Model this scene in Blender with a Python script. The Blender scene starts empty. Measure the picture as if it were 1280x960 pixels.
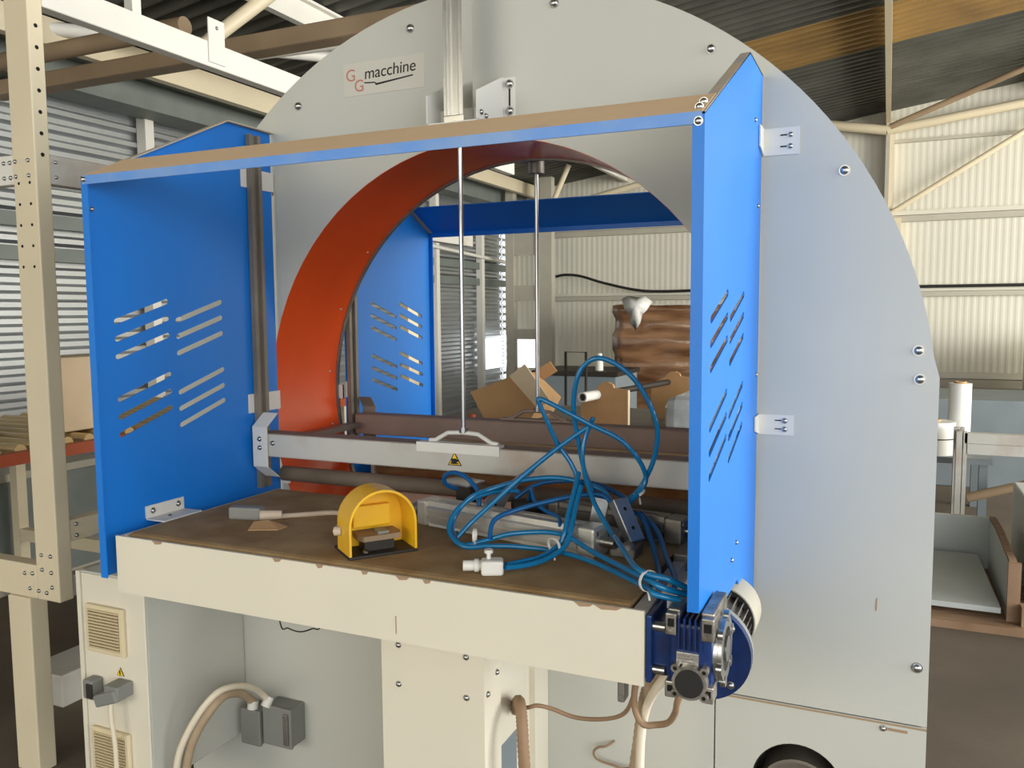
import bpy, bmesh, math, random
from mathutils import Vector, Matrix
random.seed(7)
SC = bpy.context.scene
COL = SC.collection
PI = math.pi

# ------------------------------------------------------------------ camera
F_PX, W_PX = 1042.9, 1280.0
cam_d = bpy.data.cameras.new('camera')
cam = bpy.data.objects.new('camera', cam_d); COL.objects.link(cam)
cam_d.sensor_fit = 'HORIZONTAL'; cam_d.sensor_width = 36.0; cam_d.lens = 36.0 * F_PX / W_PX
cam_d.clip_start = 0.02; cam_d.clip_end = 200
yaw, pitch, roll = 0.4230, -0.0870, -0.0077
fw = Vector((-math.sin(yaw) * math.cos(pitch), math.cos(yaw) * math.cos(pitch), math.sin(pitch)))
rt = Vector((math.cos(yaw), math.sin(yaw), 0)); up = rt.cross(fw)
rt2 = math.cos(roll) * rt + math.sin(roll) * up; up2 = -math.sin(roll) * rt + math.cos(roll) * up
mw = Matrix.Identity(4)
for i in range(3):
    mw[i][0], mw[i][1], mw[i][2] = rt2[i], up2[i], -fw[i]
mw[0][3], mw[1][3], mw[2][3] = 0.3344, -1.8309, 1.4205
cam.matrix_world = mw
SC.camera = cam

# ------------------------------------------------------------------ light
SC.view_settings.view_transform = 'Standard'; SC.view_settings.look = 'None'
SC.view_settings.gamma = 1.0; SC.view_settings.use_curve_mapping = False
SC.view_settings.exposure = 0.22
world = bpy.data.worlds.new('world'); SC.world = world; world.use_nodes = True
wn = world.node_tree.nodes; bg = wn['Background']
bg.inputs[0].default_value = (0.96, 0.98, 1.0, 1); bg.inputs[1].default_value = 1.9

def area(name, loc, target, sx, sy, power, color):
    d = bpy.data.lights.new(name, 'AREA'); d.shape = 'RECTANGLE'; d.size = sx; d.size_y = sy
    d.energy = power; d.color = color
    o = bpy.data.objects.new(name, d); COL.objects.link(o); o.location = loc
    o.rotation_euler = (Vector(target) - Vector(loc)).to_track_quat('-Z', 'Y').to_euler()
    return o
# daylight of the big open doorway in front of the machine and of an open bay on the right, then two added fill lamps
area('doorway_daylight', (-2.6, -6.5, 2.4), (-0.5, 0, 1.0), 3.5, 1.8, 80, (1.0, 0.86, 0.62))
area('bay_daylight', (4.5, -4.6, 2.3), (-.6, 0, 1.2), 4.0, 2.0, 100, (0.97, 0.98, 1.0))
area('guard_side_fill', (6.8, .2, 1.9), (0, .2, 1.3), 4.0, 3.0, 260, (0.94, 0.97, 1.0))  # added fill lamp, brightens the outer face of the right guard
area('back_wall_fill', (7.2, 3.4, 2.0), (-3, 7.5, 1.5), 4.0, 3.0, 500, (1.0, 0.94, 0.82))  # added fill lamp aimed at the back wall to lift the background

# ------------------------------------------------------------------ materials
def lin(h):
    r = []
    for i in (0, 2, 4):
        c = int(h[i:i + 2], 16) / 255
        r.append(c / 12.92 if c <= .04045 else ((c + .055) / 1.055) ** 2.4)
    return (*r, 1)
MATS = {}
def mat(name, col, rough=.5, metal=0., var=.0, vscale=6., col2=None, bump=0., bscale=60., thr=(.35, .7), trans=0., alpha=1., stretch=None, coat=0., ior=1.45, detail=4., spec=.5):
    m = bpy.data.materials.new(name); m.use_nodes = True
    nt = m.node_tree; N = nt.nodes; Lk = nt.links; p = N['Principled BSDF']
    p.inputs['Roughness'].default_value = rough; p.inputs['Metallic'].default_value = metal
    p.inputs['Base Color'].default_value = lin(col); p.inputs['IOR'].default_value = ior
    p.inputs['Transmission Weight'].default_value = trans; p.inputs['Alpha'].default_value = alpha
    p.inputs['Coat Weight'].default_value = coat
    p.inputs['Specular IOR Level'].default_value = spec
    tc = N.new('ShaderNodeTexCoord'); vec = tc.outputs['Object']
    if stretch:
        mp = N.new('ShaderNodeMapping'); mp.inputs['Scale'].default_value = stretch
        Lk.new(vec, mp.inputs['Vector']); vec = mp.outputs['Vector']
    if col2 or var:
        no = N.new('ShaderNodeTexNoise'); no.inputs['Scale'].default_value = vscale; no.inputs['Detail'].default_value = detail
        Lk.new(vec, no.inputs['Vector'])
        cr = N.new('ShaderNodeValToRGB'); cr.color_ramp.elements[0].position = thr[0]; cr.color_ramp.elements[1].position = thr[1]
        a = lin(col)
        if col2: b = lin(col2)
        else: b = tuple(min(1, c * (1 - var)) for c in a[:3]) + (1,)
        cr.color_ramp.elements[0].color = a; cr.color_ramp.elements[1].color = b
        Lk.new(no.outputs['Fac'], cr.inputs['Fac']); Lk.new(cr.outputs['Color'], p.inputs['Base Color'])
    if bump:
        nb = N.new('ShaderNodeTexNoise'); nb.inputs['Scale'].default_value = bscale; nb.inputs['Detail'].default_value = 3
        Lk.new(vec, nb.inputs['Vector'])
        bp = N.new('ShaderNodeBump'); bp.inputs['Strength'].default_value = bump; bp.inputs['Distance'].default_value = .004
        Lk.new(nb.outputs['Fac'], bp.inputs['Height']); Lk.new(bp.outputs['Normal'], p.inputs['Normal'])
    MATS[name] = m
    return m
mat('plate_paint', 'C3C3B8', .42, var=.06, vscale=2.5, bump=.05, bscale=300)
mat('guard_blue', '1479D6', .40, var=.10, vscale=3, bump=.06, bscale=350)
mat('hood_top', '6F86A8', .7, col2='DDBF98', vscale=5, thr=(.2, .42))
mat('hood_lip', '5E92D8', .5, col2='7FA0CC', vscale=9)
mat('flange_dusty', 'BFAE94', .6, col2='9BA1AA', vscale=9, thr=(.5, .8))
mat('orange_paint', 'E4521A', .24, var=.12, vscale=4)
mat('cream_paint', 'E0D9C4', .45, var=.05, vscale=3, bump=.04, bscale=250)
mat('chip', 'A08668', .8)
mat('belt', '8C6E45', .85, col2='AC9268', vscale=9, bump=.4, bscale=420)
mat('brown_dark', '4A3528', .75, var=.2)
mat('steel', 'B8B8B4', .28, 1., var=.1)
mat('zinc', 'C9CBC8', .35, .9, var=.12, vscale=20)
mat('dull_steel', '8E8A82', .5, .7, var=.2, vscale=12)
mat('alu_body', 'D0CCC0', .36, .6, var=.08, vscale=14)
mat('alu', 'DAD9D2', .24, .85, var=.06, vscale=10)
mat('beam_paint', 'BDBBB2', .5, col2='A4917F', vscale=5, thr=(.5, .8))
mat('beam_dusty', '8F7F73', .7, var=.2)
mat('guide_brown', '8C8478', .55, .4, var=.25, vscale=8)
mat('roller_rubber', '73685A', .7, col2='5B4D3C', vscale=7)
mat('bracket_white', 'DAD8CF', .45)
mat('gear_blue', '0D2450', .3, col2='143772', vscale=14, coat=.3)
mat('cast_alu', 'A9A59C', .38, .8, col2='6E675C', vscale=26, bump=.3, bscale=90)
mat('black_rubber', '1D1D1B', .6)
mat('dark_hole', '15130F', .9)
mat('fan_cover', 'BDB7A6', .45, .2)
mat('yellow', 'F0BC22', .38, col2='DDA83C', vscale=7, thr=(.45, .75))
mat('yellow_sign', 'F2C81C', .5)
mat('print_black', '1B1916', .6)
mat('print_red', 'BC7A68', .6)
mat('sign_white', 'CAC7BA', .35)
mat('hose_blue', '1272A4', .2, var=.12, vscale=14, coat=.4)
mat('hose_blue_dark', '0E5C96', .3, var=.2, vscale=14)
mat('white_plastic', 'DEDCD2', .4)
mat('grey_plastic', '84857F', .5, var=.1)
mat('cable_grey', 'C9B8A2', .55)
mat('conduit_tan', 'B8A284', .6, var=.2, vscale=20)
mat('conduit_white', 'DDD2BA', .5)
mat('conduit_brown', '94785C', .65, var=.2, vscale=20)
mat('vent_cream', 'D8C9A4', .5)
mat('cardboard', 'C29A6C', .8, var=.12, vscale=7)
mat('cardboard_pale', 'D8C2A2', .8, var=.1, vscale=7)
mat('mdf', 'B58B5C', .7, var=.1, vscale=20)
mat('wood', 'A5866A', .75, col2='86684A', vscale=5, stretch=(1, 8, 1))
mat('film_brown', '9A7352', .25, col2='5E3E28', vscale=2.5, bump=.8, bscale=5, stretch=(1, 1, 5), coat=.6)
mat('film_clear', 'C3C7C6', .25, col2='8F9694', vscale=6, bump=1., bscale=18, coat=.5)
mat('wall_panel', 'D6D3C3', .5, var=.06, vscale=1.2)
mat('wall_galv', 'C4C8CA', .33, .85, var=.15, vscale=3, stretch=(1, .3, 4))
mat('girt', 'B7B2A2', .55, var=.1)
mat('steel_cream', 'DCCFB0', .45, var=.06, vscale=4)
mat('steel_white', 'E2DFD4', .45, var=.05)
mat('roof_dark', '4C4C44', .6, .3, col2='63635A', vscale=2)
mat('roof_ochre', '9A7A42', .55, col2='7A5E34', vscale=2)
mat('rafter_brown', '9A8468', .6, col2='7E6A50', vscale=2)
mat('eave_grey', '7E8580', .55, .3, var=.15)
mat('floor_concrete', '6C6254', .75, col2='564C40', vscale=1.4, bump=.2, bscale=40)
mat('orange_frame', 'B2512A', .5, var=.15)
mat('roller_brass', 'C2A878', .35, .6)
mat('bin_grey', '7C868A', .55, var=.1)
mat('dark_steel', '39352F', .6, .4)
mat('slate_blue', '4A5A78', .6)
mat('panel_pale', 'C8CDC8', .4, var=.05)
mat('roll_white', 'E6E6E0', .35)
mat('stain', 'A08A6C', .8)

# ------------------------------------------------------------------ geometry helpers
class MB:
    def __init__(s, M=None): s.v = []; s.f = []; s.sm = []; s.M = M or Matrix.Identity(4)
    def add(s, vs, fs, smooth=False):
        b = len(s.v); s.v += [s.M @ Vector(v) for v in vs]
        s.f += [tuple(b + i for i in f) for f in fs]; s.sm += [smooth] * len(fs); return s
    def box(s, x0, x1, y0, y1, z0, z1):
        return s.add([(x0, y0, z0), (x1, y0, z0), (x1, y1, z0), (x0, y1, z0), (x0, y0, z1), (x1, y0, z1), (x1, y1, z1), (x0, y1, z1)],
                     [(0, 3, 2, 1), (4, 5, 6, 7), (0, 1, 5, 4), (1, 2, 6, 5), (2, 3, 7, 6), (3, 0, 4, 7)])
    def bev(s, x0, x1, y0, y1, z0, z1, r=.003):
        bm = bmesh.new(); bmesh.ops.create_cube(bm, size=1)
        for v in bm.verts: v.co = Vector(((x0 + x1) / 2 + v.co.x * (x1 - x0), (y0 + y1) / 2 + v.co.y * (y1 - y0), (z0 + z1) / 2 + v.co.z * (z1 - z0)))
        bmesh.ops.bevel(bm, geom=bm.edges[:], offset=r, segments=2, affect='EDGES', profile=.5)
        bm.verts.index_update()
        s.add([tuple(v.co) for v in bm.verts], [tuple(v.index for v in f.verts) for f in bm.faces], False); bm.free(); return s
    def prism(s, poly, axis, a, b):
        # poly of 2D points in the plane normal to axis, extruded from a to b
        def P(p, t): return {'x': (t, p[0], p[1]), 'y': (p[0], t, p[1]), 'z': (p[0], p[1], t)}[axis]
        n = len(poly)
        vs = [P(p, a) for p in poly] + [P(p, b) for p in poly]
        return s.add(vs, [tuple(range(n)), tuple(range(2 * n - 1, n - 1, -1))] + [(i, n + i, n + (i + 1) % n, (i + 1) % n) for i in range(n)])
    def holed(s, outer, holes, axis, a, b):
        bm = bmesh.new(); es = []
        for loop in [outer] + holes:
            vv = [bm.verts.new((p[0], p[1], 0)) for p in loop]
            es += [bm.edges.new((vv[i], vv[(i + 1) % len(vv)])) for i in range(len(vv))]
        bmesh.ops.triangle_fill(bm, use_beauty=True, use_dissolve=False, edges=es)
        bm.verts.index_update()
        def P(p, t): return {'x': (t, p[0], p[1]), 'y': (p[0], t, p[1]), 'z': (p[0], p[1], t)}[axis]
        co = [(v.co.x, v.co.y) for v in bm.verts]; fs = [tuple(v.index for v in f.verts) for f in bm.faces]; bm.free()
        n = len(co)
        faces = fs + [tuple(n + i for i in reversed(f)) for f in fs]
        k = 0
        for loop in [outer] + holes:
            m = len(loop)
            faces += [(k + i, n + k + i, n + k + (i + 1) % m, k + (i + 1) % m) for i in range(m)]
            k += m
        return s.add([P(c, a) for c in co] + [P(c, b) for c in co], faces)
    def cyl(s, p0, p1, r, n=16, r1=None, caps=True):
        p0 = Vector(p0); p1 = Vector(p1); d = (p1 - p0).normalized(); r1 = r if r1 is None else r1
        u = d.orthogonal().normalized(); w = d.cross(u)
        vs = [p0 + r * (math.cos(2 * PI * i / n) * u + math.sin(2 * PI * i / n) * w) for i in range(n)]
        vs += [p1 + r1 * (math.cos(2 * PI * i / n) * u + math.sin(2 * PI * i / n) * w) for i in range(n)]
        s.add(vs, [(i, (i + 1) % n, n + (i + 1) % n, n + i) for i in range(n)], True)
        if caps: s.add(vs, [tuple(range(n - 1, -1, -1)), tuple(range(n, 2 * n))])
        return s
    def ring(s, p0, p1, ro, ri, n=24):
        p0 = Vector(p0); p1 = Vector(p1); d = (p1 - p0).normalized(); u = d.orthogonal().normalized(); w = d.cross(u)
        def C(p, r): return [p + r * (math.cos(2 * PI * i / n) * u + math.sin(2 * PI * i / n) * w) for i in range(n)]
        vs = C(p0, ro) + C(p1, ro) + C(p1, ri) + C(p0, ri)
        for a in range(4):
            b = (a + 1) % 4
            s.add(vs, [(a * n + i, a * n + (i + 1) % n, b * n + (i + 1) % n, b * n + i) for i in range(n)], a in (0, 2))
        return s
    def dome(s, c, d, r, h, n=12, rings=3):
        c = Vector(c); d = Vector(d).normalized(); u = d.orthogonal().normalized(); w = d.cross(u); vs = []; fs = []
        for k in range(rings):
            t = k / rings * PI / 2
            for i in range(n):
                a = 2 * PI * i / n
                vs.append(c + r * math.cos(t) * (math.cos(a) * u + math.sin(a) * w) + h * math.sin(t) * d)
        vs.append(c + h * d)
        for k in range(rings - 1): fs += [(k * n + i, k * n + (i + 1) % n, (k + 1) * n + (i + 1) % n, (k + 1) * n + i) for i in range(n)]
        fs += [((rings - 1) * n + i, (rings - 1) * n + (i + 1) % n, rings * n) for i in range(n)]
        return s.add(vs, fs, True)
    def tube(s, pts, r, n=8, sub=6, closed=False, rib=0.):
        P = [Vector(p) for p in pts]; Q = []
        for i in range(len(P) - 1):
            p0 = P[max(i - 1, 0)]; p1 = P[i]; p2 = P[i + 1]; p3 = P[min(i + 2, len(P) - 1)]
            for k in range(sub):
                t = k / sub
                Q.append(.5 * ((2 * p1) + (p2 - p0) * t + (2 * p0 - 5 * p1 + 4 * p2 - p3) * t * t + (3 * p1 - p0 - 3 * p2 + p3) * t ** 3))
        Q.append(P[-1])
        if sub == 1: Q = P
        vs = []; u = None
        for i, q in enumerate(Q):
            d = (Q[min(i + 1, len(Q) - 1)] - Q[max(i - 1, 0)]).normalized()
            if u is None: u = d.orthogonal().normalized()
            u = (u - d * u.dot(d)).normalized(); w = d.cross(u)
            rr = r * (1 + (rib if i % 2 else 0))
            vs += [q + rr * (math.cos(2 * PI * j / n) * u + math.sin(2 * PI * j / n) * w) for j in range(n)]
        m = len(Q)
        s.add(vs, [(i * n + j, i * n + (j + 1) % n, (i + 1) * n + (j + 1) % n, (i + 1) * n + j) for i in range(m - 1) for j in range(n)], True)
        s.add(vs, [tuple(range(n - 1, -1, -1)), tuple((m - 1) * n + j for j in range(n))])
        return s
    def mesh(s, name, base, material):
        me = bpy.data.meshes.new(name); b = Vector(base)
        me.from_pydata([tuple(v - b) for v in s.v], [], s.f)
        me.polygons.foreach_set('use_smooth', s.sm)
        bm = bmesh.new(); bm.from_mesh(me); bmesh.ops.recalc_face_normals(bm, faces=bm.faces[:]); bm.to_mesh(me); bm.free()
        me.materials.append(MATS[material]); me.update()
        return me
def wl(o):
    v = Vector((0, 0, 0))
    while o: v = v + o.location; o = o.parent
    return v
def tag(o, label=None, cat=None, group=None, kind=None):
    if label: o['label'] = label
    if cat: o['category'] = cat
    if group: o['group'] = group
    if kind: o['kind'] = kind
    return o
def thing(name, loc, label=None, cat=None, group=None, kind=None):
    o = bpy.data.objects.new(name, None); COL.objects.link(o); o.location = loc; o.empty_display_size = .05
    return tag(o, label, cat, group, kind)
def part(name, mb, material, parent, label=None, kind=None):
    o = bpy.data.objects.new(name, mb.mesh(name, wl(parent), material)); COL.objects.link(o); o.parent = parent
    return tag(o, label, kind=kind)
def solo(name, mb, material, label, cat, group=None, base=None, kind=None):
    if base is None:
        n = len(mb.v); base = (sum(v.x for v in mb.v) / n, sum(v.y for v in mb.v) / n, min(v.z for v in mb.v))
    o = bpy.data.objects.new(name, mb.mesh(name, base, material)); COL.objects.link(o); o.location = base
    return tag(o, label, cat, group, kind)
def inst(name, me, loc, parent):
    o = bpy.data.objects.new(name, me); COL.objects.link(o); o.parent = parent; o.location = Vector(loc) - wl(parent); return o
def circle(cx, cz, r, n=64, a0=0, a1=2 * PI, endp=False):
    m = n if not endp else n + 1
    return [(cx + r * math.cos(a0 + (a1 - a0) * i / n), cz + r * math.sin(a0 + (a1 - a0) * i / n)) for i in range(m)]

# shared bolt meshes: head towards -Y, towards +X
def bolt_mesh(name, d, r):
    m = MB(); d = Vector(d)
    m.cyl((0, 0, 0), d * r * .18, r * 1.05, 14).cyl(d * r * .18, d * r * .45, r * .82, 14, caps=False).dome(d * r * .45, d, r * .82, r * .45, 14, 3)
    return m.mesh(name, (0, 0, 0), 'steel')
BOLT_Y = bolt_mesh('bolt', (0, -1, 0), .0105)
BOLT_YS = bolt_mesh('bolt', (0, -1, 0), .0065)
BOLT_X = bolt_mesh('bolt', (1, 0, 0), .0065)
RIVET_X = bolt_mesh('rivet', (1, 0, 0), .005)
BOLT_YP = bolt_mesh('bolt', (0, 1, 0), .0065)

# ------------------------------------------------------------------ building shell
EAVE, SLOPE, XL, YB = 2.87, .137, -4.175, 8.0
def roofz(x): return EAVE + SLOPE * (x - XL)
fl = solo('floor', MB().box(-4.4, 8, -9, 8.3, -.2, 0), 'floor_concrete', 'brown grey dusty concrete warehouse floor', 'floor', base=(0, 0, 0), kind='structure')
def wave(n, pitch, amp, ph=0):
    # trapezoid corrugation sampled four points a period
    out = []
    for i in range(n):
        for t, h in ((0, 0), (.3, 0), (.5, 1), (.8, 1)):
            out.append(((i + t) * pitch, h * amp))
    out.append((n * pitch, 0)); return out
# left wall: corrugated galvanised sheets lying horizontally, with a hole near the far corner
wl_o = thing('wall_left', (XL, 0, 0), 'corrugated galvanised side wall of horizontal sheets on steel posts', 'wall', kind='structure')
pitch = .0945; rows = [(0.0, 10), (.945, 10), (1.89, 10)]
ys = [-8.6, -6, -3.4, -.8, 1.8, 4.4, 6.6, 7.35, 7.9, 8.05]
for (z0, n) in rows:
    for k in range(len(ys) - 1):
        y0, y1 = ys[k], ys[k + 1]
        prof = [(XL - .03 + h, z0 + z) for z, h in wave(n, pitch, .03)]
        segs = [prof]
        if k == 7:
            # rectangular hole z .72-1.08
            segs = [[p for p in prof if p[1] <= .72], [p for p in prof if p[1] >= 1.08]]
        for sg in segs:
            if len(sg) < 2: continue
            m = MB(); nn = len(sg)
            gap = 0 if k < 7 else .006
            vs = [(p[0], y0 + gap, p[1]) for p in sg] + [(p[0], y1 - gap, p[1]) for p in sg]
            m.add(vs, [(i, i + 1, nn + i + 1, nn + i) for i in range(nn - 1)])
            part('wall_sheet', m, 'wall_galv', wl_o)
for y in (-3.2, -.4, 2.28, 4.75, 6.1, 7.2):
    part('wall_post', MB().box(XL + .002, XL + .08, y - .035, y + .035, 0, EAVE - .1), 'steel_white', wl_o)
for z in (1.77, 1.96):
    part('wall_girt', MB().box(XL + .002, XL + .05, -8.5, 8, z - .04, z + .04), 'eave_grey', wl_o)
part('eave_beam', MB().box(XL + .05, XL + .3, -8.5, 8, EAVE - .19, EAVE - .02).box(XL + .05, XL + .45, -8.5, 8, EAVE - .03, EAVE), 'eave_grey', wl_o)
part('tie_rod', MB().cyl((XL + .1, 5.6, 2.13), (XL + .1, 7.9, 2.03), .02, 10), 'steel_white', wl_o)
# back wall: narrow ribbed panels, with the broken opening near the corner
wb = thing('wall_back', (1, YB, 0), 'cream ribbed metal panel end wall with horizontal rails', 'wall', kind='structure')
def ribbed(x0, x1, z0, z1):
    m = MB(); n = max(1, int(round((x1 - x0) / .066))); p = (x1 - x0) / n
    pts = [(x0 + x, YB - h) for x, h in wave(n, p, .0022)]
    nn = len(pts)
    def top(x): return z1 if z1 < 90 else roofz(x)
    m.add([(q[0], q[1], z0) for q in pts] + [(q[0], q[1], top(q[0])) for q in pts], [(i, i + 1, nn + i + 1, nn + i) for i in range(nn - 1)])
    return m
part('wall_panel', ribbed(XL, -3.55, 0, .70), 'wall_panel', wb)
part('wall_panel', ribbed(XL, -3.55, 1.12, 99), 'wall_panel', wb)
x = -3.55
while x < 7.4:
    part('wall_panel', ribbed(x, x + .98, 0, 99), 'wall_panel', wb); x += .98
for z, h in ((.66, .06), (1.58, .035), (2.37, .045)):
    part('wall_girt', MB().box(-3.52, 7.4, YB - .07, YB - .008, z - h, z + h * .35), 'girt', wb)
    part('wall_girt', MB().box(-3.52, 7.4, YB - .05, YB - .008, z + h * .5, z + h * 1.5), 'wall_panel', wb)
part('wall_post', MB().box(.262, .30, YB - .2, YB - .01, 0, roofz(.25) - .05), 'girt', wb)
part('wall_post', MB().box(.30, .43, YB - .14, YB - .01, 0, 2.36), 'steel_cream', wb)
part('wall_post', MB().box(.30, .34, YB - .16, YB - .01, 2.36, 3.35), 'steel_cream', wb)
part('gable_rail', MB().cyl((.27, YB - .2, 3.25), (3.6, YB - .2, 3.66), .045, 12), 'steel_cream', wb)
part('gable_rail', MB().cyl((.27, YB - .2, 3.25), (-1.6, YB - .2, 3.62), .05, 12), 'steel_cream', wb)
part('gable_rail', MB().box(.27, 7.2, YB - .05, YB - .01, 3.14, 3.17), 'girt', wb)
part('diagonal_brace', MB().cyl((.33, YB - .18, 2.41), (3.1, YB - .18, 4.13), .028, 10), 'steel_cream', wb)
part('diagonal_brace', MB().cyl((.30, YB - .8, 3.17), (1.6, YB - 1.0, 3.62), .03, 10), 'rafter_brown', wb)
part('diagonal_brace', MB().cyl((-3.16, 7.0, 2.55), (-2.93, 7.0, 3.03), .03, 10), 'steel_cream', wb)
part('gable_rail', MB().cyl((-3.2, 7.4, 2.62), (-1.3, 7.4, 3.02), .035, 12), 'steel_cream', wb)
# roof: corrugated sheets a metre wide, purlins, rafters
ce = thing('ceiling', (0, 0, EAVE), 'dark corrugated metal roof on steel purlins and rafters', 'roof', kind='structure')
y = -6.0; k = 0
while y < 8.1:
    y1 = min(y + .96, 8.1)
    n = 8; p = (y1 - y) / n
    pts = [(y + a, h) for a, h in wave(n, p, .035)]
    xa, xb = -4.5, 8.0; nn = len(pts)
    m = MB().add([(xa, q[0], roofz(xa) + q[1]) for q in pts] + [(xb, q[0], roofz(xb) + q[1]) for q in pts], [(i, i + 1, nn + i + 1, nn + i) for i in range(nn - 1)])
    part('roof_sheet', m, 'roof_ochre' if k in (11,) else 'roof_dark', ce); y += .96; k += 1
part('eave_purlin', MB().box(-3.66, -3.6, -6, 7.95, 2.79, 2.928), 'steel_cream', ce)
for x in (-2.55, -1.1, .28, 1.7, 3.1):
    z = roofz(x)
    part('purlin', MB().prism([(x - .022, z - .15), (x + .022, z - .15), (x + .022, z - .14), (x - .012, z - .14), (x - .012, z - .02), (x + .022, z - .02), (x + .022, z - .005), (x - .022, z - .005)], 'y', -6, 8), 'steel_white' if x < 0 else 'steel_cream', ce)
part('rafter', MB().bev(-4.12, 7.5, 1.20, 1.31, 2.585, 2.665, .01), 'rafter_brown', ce)
part('rafter_pipe', MB().cyl((-4.12, 1.12, 2.715), (-2.6, 1.12, 2.715), .042, 16), 'rafter_brown', ce)
part('roof_brace', MB().cyl((-4.1, .6, 3.05 - .2), (-2.6, 2.6, 2.95), .035, 10), 'steel_white', ce)
part('roof_brace', MB().cyl((-2.75, 1.28, 2.64), (-2.5, 1.6, 3.0), .035, 10), 'steel_cream', ce)
part('roof_brace', MB().cyl((-2.9, 1.32, 2.64), (-1.5, 1.9, 2.80), .035, 10), 'steel_white', ce)
# battened column in the far corner
bc = thing('battened_column', (-3.72, 7.3, 0), 'pale battened steel column with rectangular gaps in the far wall corner', 'column')
for (x0, x1) in ((-3.80, -3.70), (-3.43, -3.22)):
    part('chord', MB().box(x0, x1, 7.2, 7.3, 0, 2.95), 'girt', bc)
for (z0, z1) in ((0, .55), (1.09, 1.21), (1.54, 1.72), (2.07, 2.35), (2.5, 2.7)):
    part('batten_plate', MB().box(-3.70, -3.43, 7.21, 7.23, z0, z1), 'girt', bc)

# ------------------------------------------------------------------ the wrapping machine
XC, ZC, RI, RO, YR = -.571, 1.183, .65, 1.0, .30
mc = thing('wrapping_machine', (XC, .15, 0), 'large grey arched wrapping machine with orange tunnel ring and blue side guards', 'machine')
a_k = math.asin((1.284 - ZC) / RO)
arch = circle(XC, ZC, RO, 72, a_k, PI - a_k, True)
outer = [(.43, 0.57)] + [(.43, 1.284)] + arch[1:-1] + [(-1.572, 1.284), (-1.572, 0.0), (.003, 0.0), (.003, .57)]
hole = circle(XC, ZC, RI, 72)
fp = part('front_plate', MB().holed(outer, [hole], 'y', 0, .006), 'plate_paint', mc, 'pale grey arched front plate with large round opening')
for (x, z) in ((.391, 1.337), (.395, 1.28), (.408, .692), (.246, 1.697), (-.023, 1.969), (-.377, 2.116), (-.756, 2.114), (-1.102, 1.964), (-1.36, 1.70), (-1.53, 1.30)):
    inst('bolt', BOLT_Y, (x, 0, z), fp)
part('scratch', MB().prism([(.327, .80), (.330, .80), (.331, .828), (.328, .824)], 'y', -.0006, 0), 'stain', fp)
ap = part('access_panel', MB().holed([(.006, 0), (.43, 0), (.43, .567), (.006, .567)], [circle(.183, .385, .096, 40)], 'y', 0, .005), 'plate_paint', mc, 'lower grey access panel with round cut-out')
part('slot_mark', MB().box(.352, .395, -.0008, 0, .549, .555), 'chip', ap)
inst('bolt', BOLT_YS, (.349, 0, .552), ap)
part('rust_streak', MB().box(.02, .43, -.0007, 0, .561, .5655), 'stain', ap)
part('drive_duct', MB().ring((.183, .03, .345), (.183, .27, .345), .085, .078, 32).cyl((.183, .1, .345), (.183, .11, .345), .078, 32), 'guide_brown', mc, 'dusty brown round duct behind the cut-out')
part('plate_rim', MB().ring((.183, .0055, .385), (.183, .02, .385), .098, .092, 36), 'dark_hole', mc, 'dark rim of the round cut-out')
outer2 = [(.43, 0.0), (.43, 1.284)] + arch[1:-1] + [(-1.572, 1.284), (-1.572, 0.0)]
part('rear_plate', MB().holed(outer2, [hole], 'y', YR - .006, YR), 'plate_paint', mc)
# outer skin between the plates
m = MB(); sk = [(.42, 0.0), (.42, 1.284)] + [(XC + (p[0] - XC) * .99, ZC + (p[1] - ZC) * .99) for p in arch[1:-1]] + [(-1.562, 1.284), (-1.562, 0.0)]
n = len(sk); m.add([(p[0], .006, p[1]) for p in sk] + [(p[0], YR - .006, p[1]) for p in sk], [(i, i + 1, n + i + 1, n + i) for i in range(n - 1)])
part('outer_skin', m, 'plate_paint', mc)
ln = part('tunnel_lining', MB().ring((XC, .001, ZC), (XC, YR - .008, ZC), RI + .004, RI - .001, 96), 'orange_paint', mc, 'glossy orange inner lining of the round tunnel')
dm = MB().dome((0, 0, 0), (1, 0, 0), .004, .003, 8, 2).mesh('rivet', (0, 0, 0), 'steel')
for a in (2.45, 2.75, 3.05, 3.3):
    inst('rivet', dm, (XC + (RI - .002) * math.cos(a), .26, ZC + (RI - .002) * math.sin(a)), ln)
part('tunnel_edge_strip', MB().ring((XC, YR - .008, ZC), (XC, YR + .004, ZC), RI + .006, RI - .006, 96), 'dull_steel', mc)
part('tunnel_bar', MB().box(-1.165, -1.125, .02, .285, 1.07, 1.085), 'dull_steel', mc)

# slots of the side guards: two columns of two groups of three slanted slits
def slots(ys):
    out = []
    for (ya, yb) in ys:
        for (za, zb) in ((1.405, 1.449), (1.367, 1.410), (1.328, 1.371), (1.235, 1.280), (1.196, 1.240), (1.157, 1.202)):
            d = Vector((yb - ya, zb - za)).normalized(); nn = Vector((-d.y, d.x)); r = .0062
            a = Vector((ya, za)); b = Vector((yb, zb)); L = []
            for t in (-1, -.5, 0, .5, 1): L.append(b + r * (math.cos(t * PI / 2) * d + math.sin(t * PI / 2) * nn))
            for t in (-1, -.5, 0, .5, 1): L.append(a + r * (-math.cos(t * PI / 2) * d - math.sin(t * PI / 2) * nn))
            out.append([tuple(p) for p in L])
    return out
SL = slots(((-.527, -.385), (-.355, -.213)))
RY = .245
def mir(poly): return [(RY - p[0], p[1]) for p in poly]
left_poly = [(-.595, .856), (-.595, 1.705), (-.18, 1.90), (-.010, 1.90), (-.010, .856)]
right_poly = [(-.595, .962), (-.595, 1.705), (-.18, 1.90), (-.010, 1.90), (-.010, .80), (-.215, .883), (-.232, .906), (-.354, .908), (-.418, .927), (-.442, .951)]
rear_poly = [(.84, .856), (.84, 1.705), (.425, 1.90), (.31, 1.90), (.31, .856)]
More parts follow.
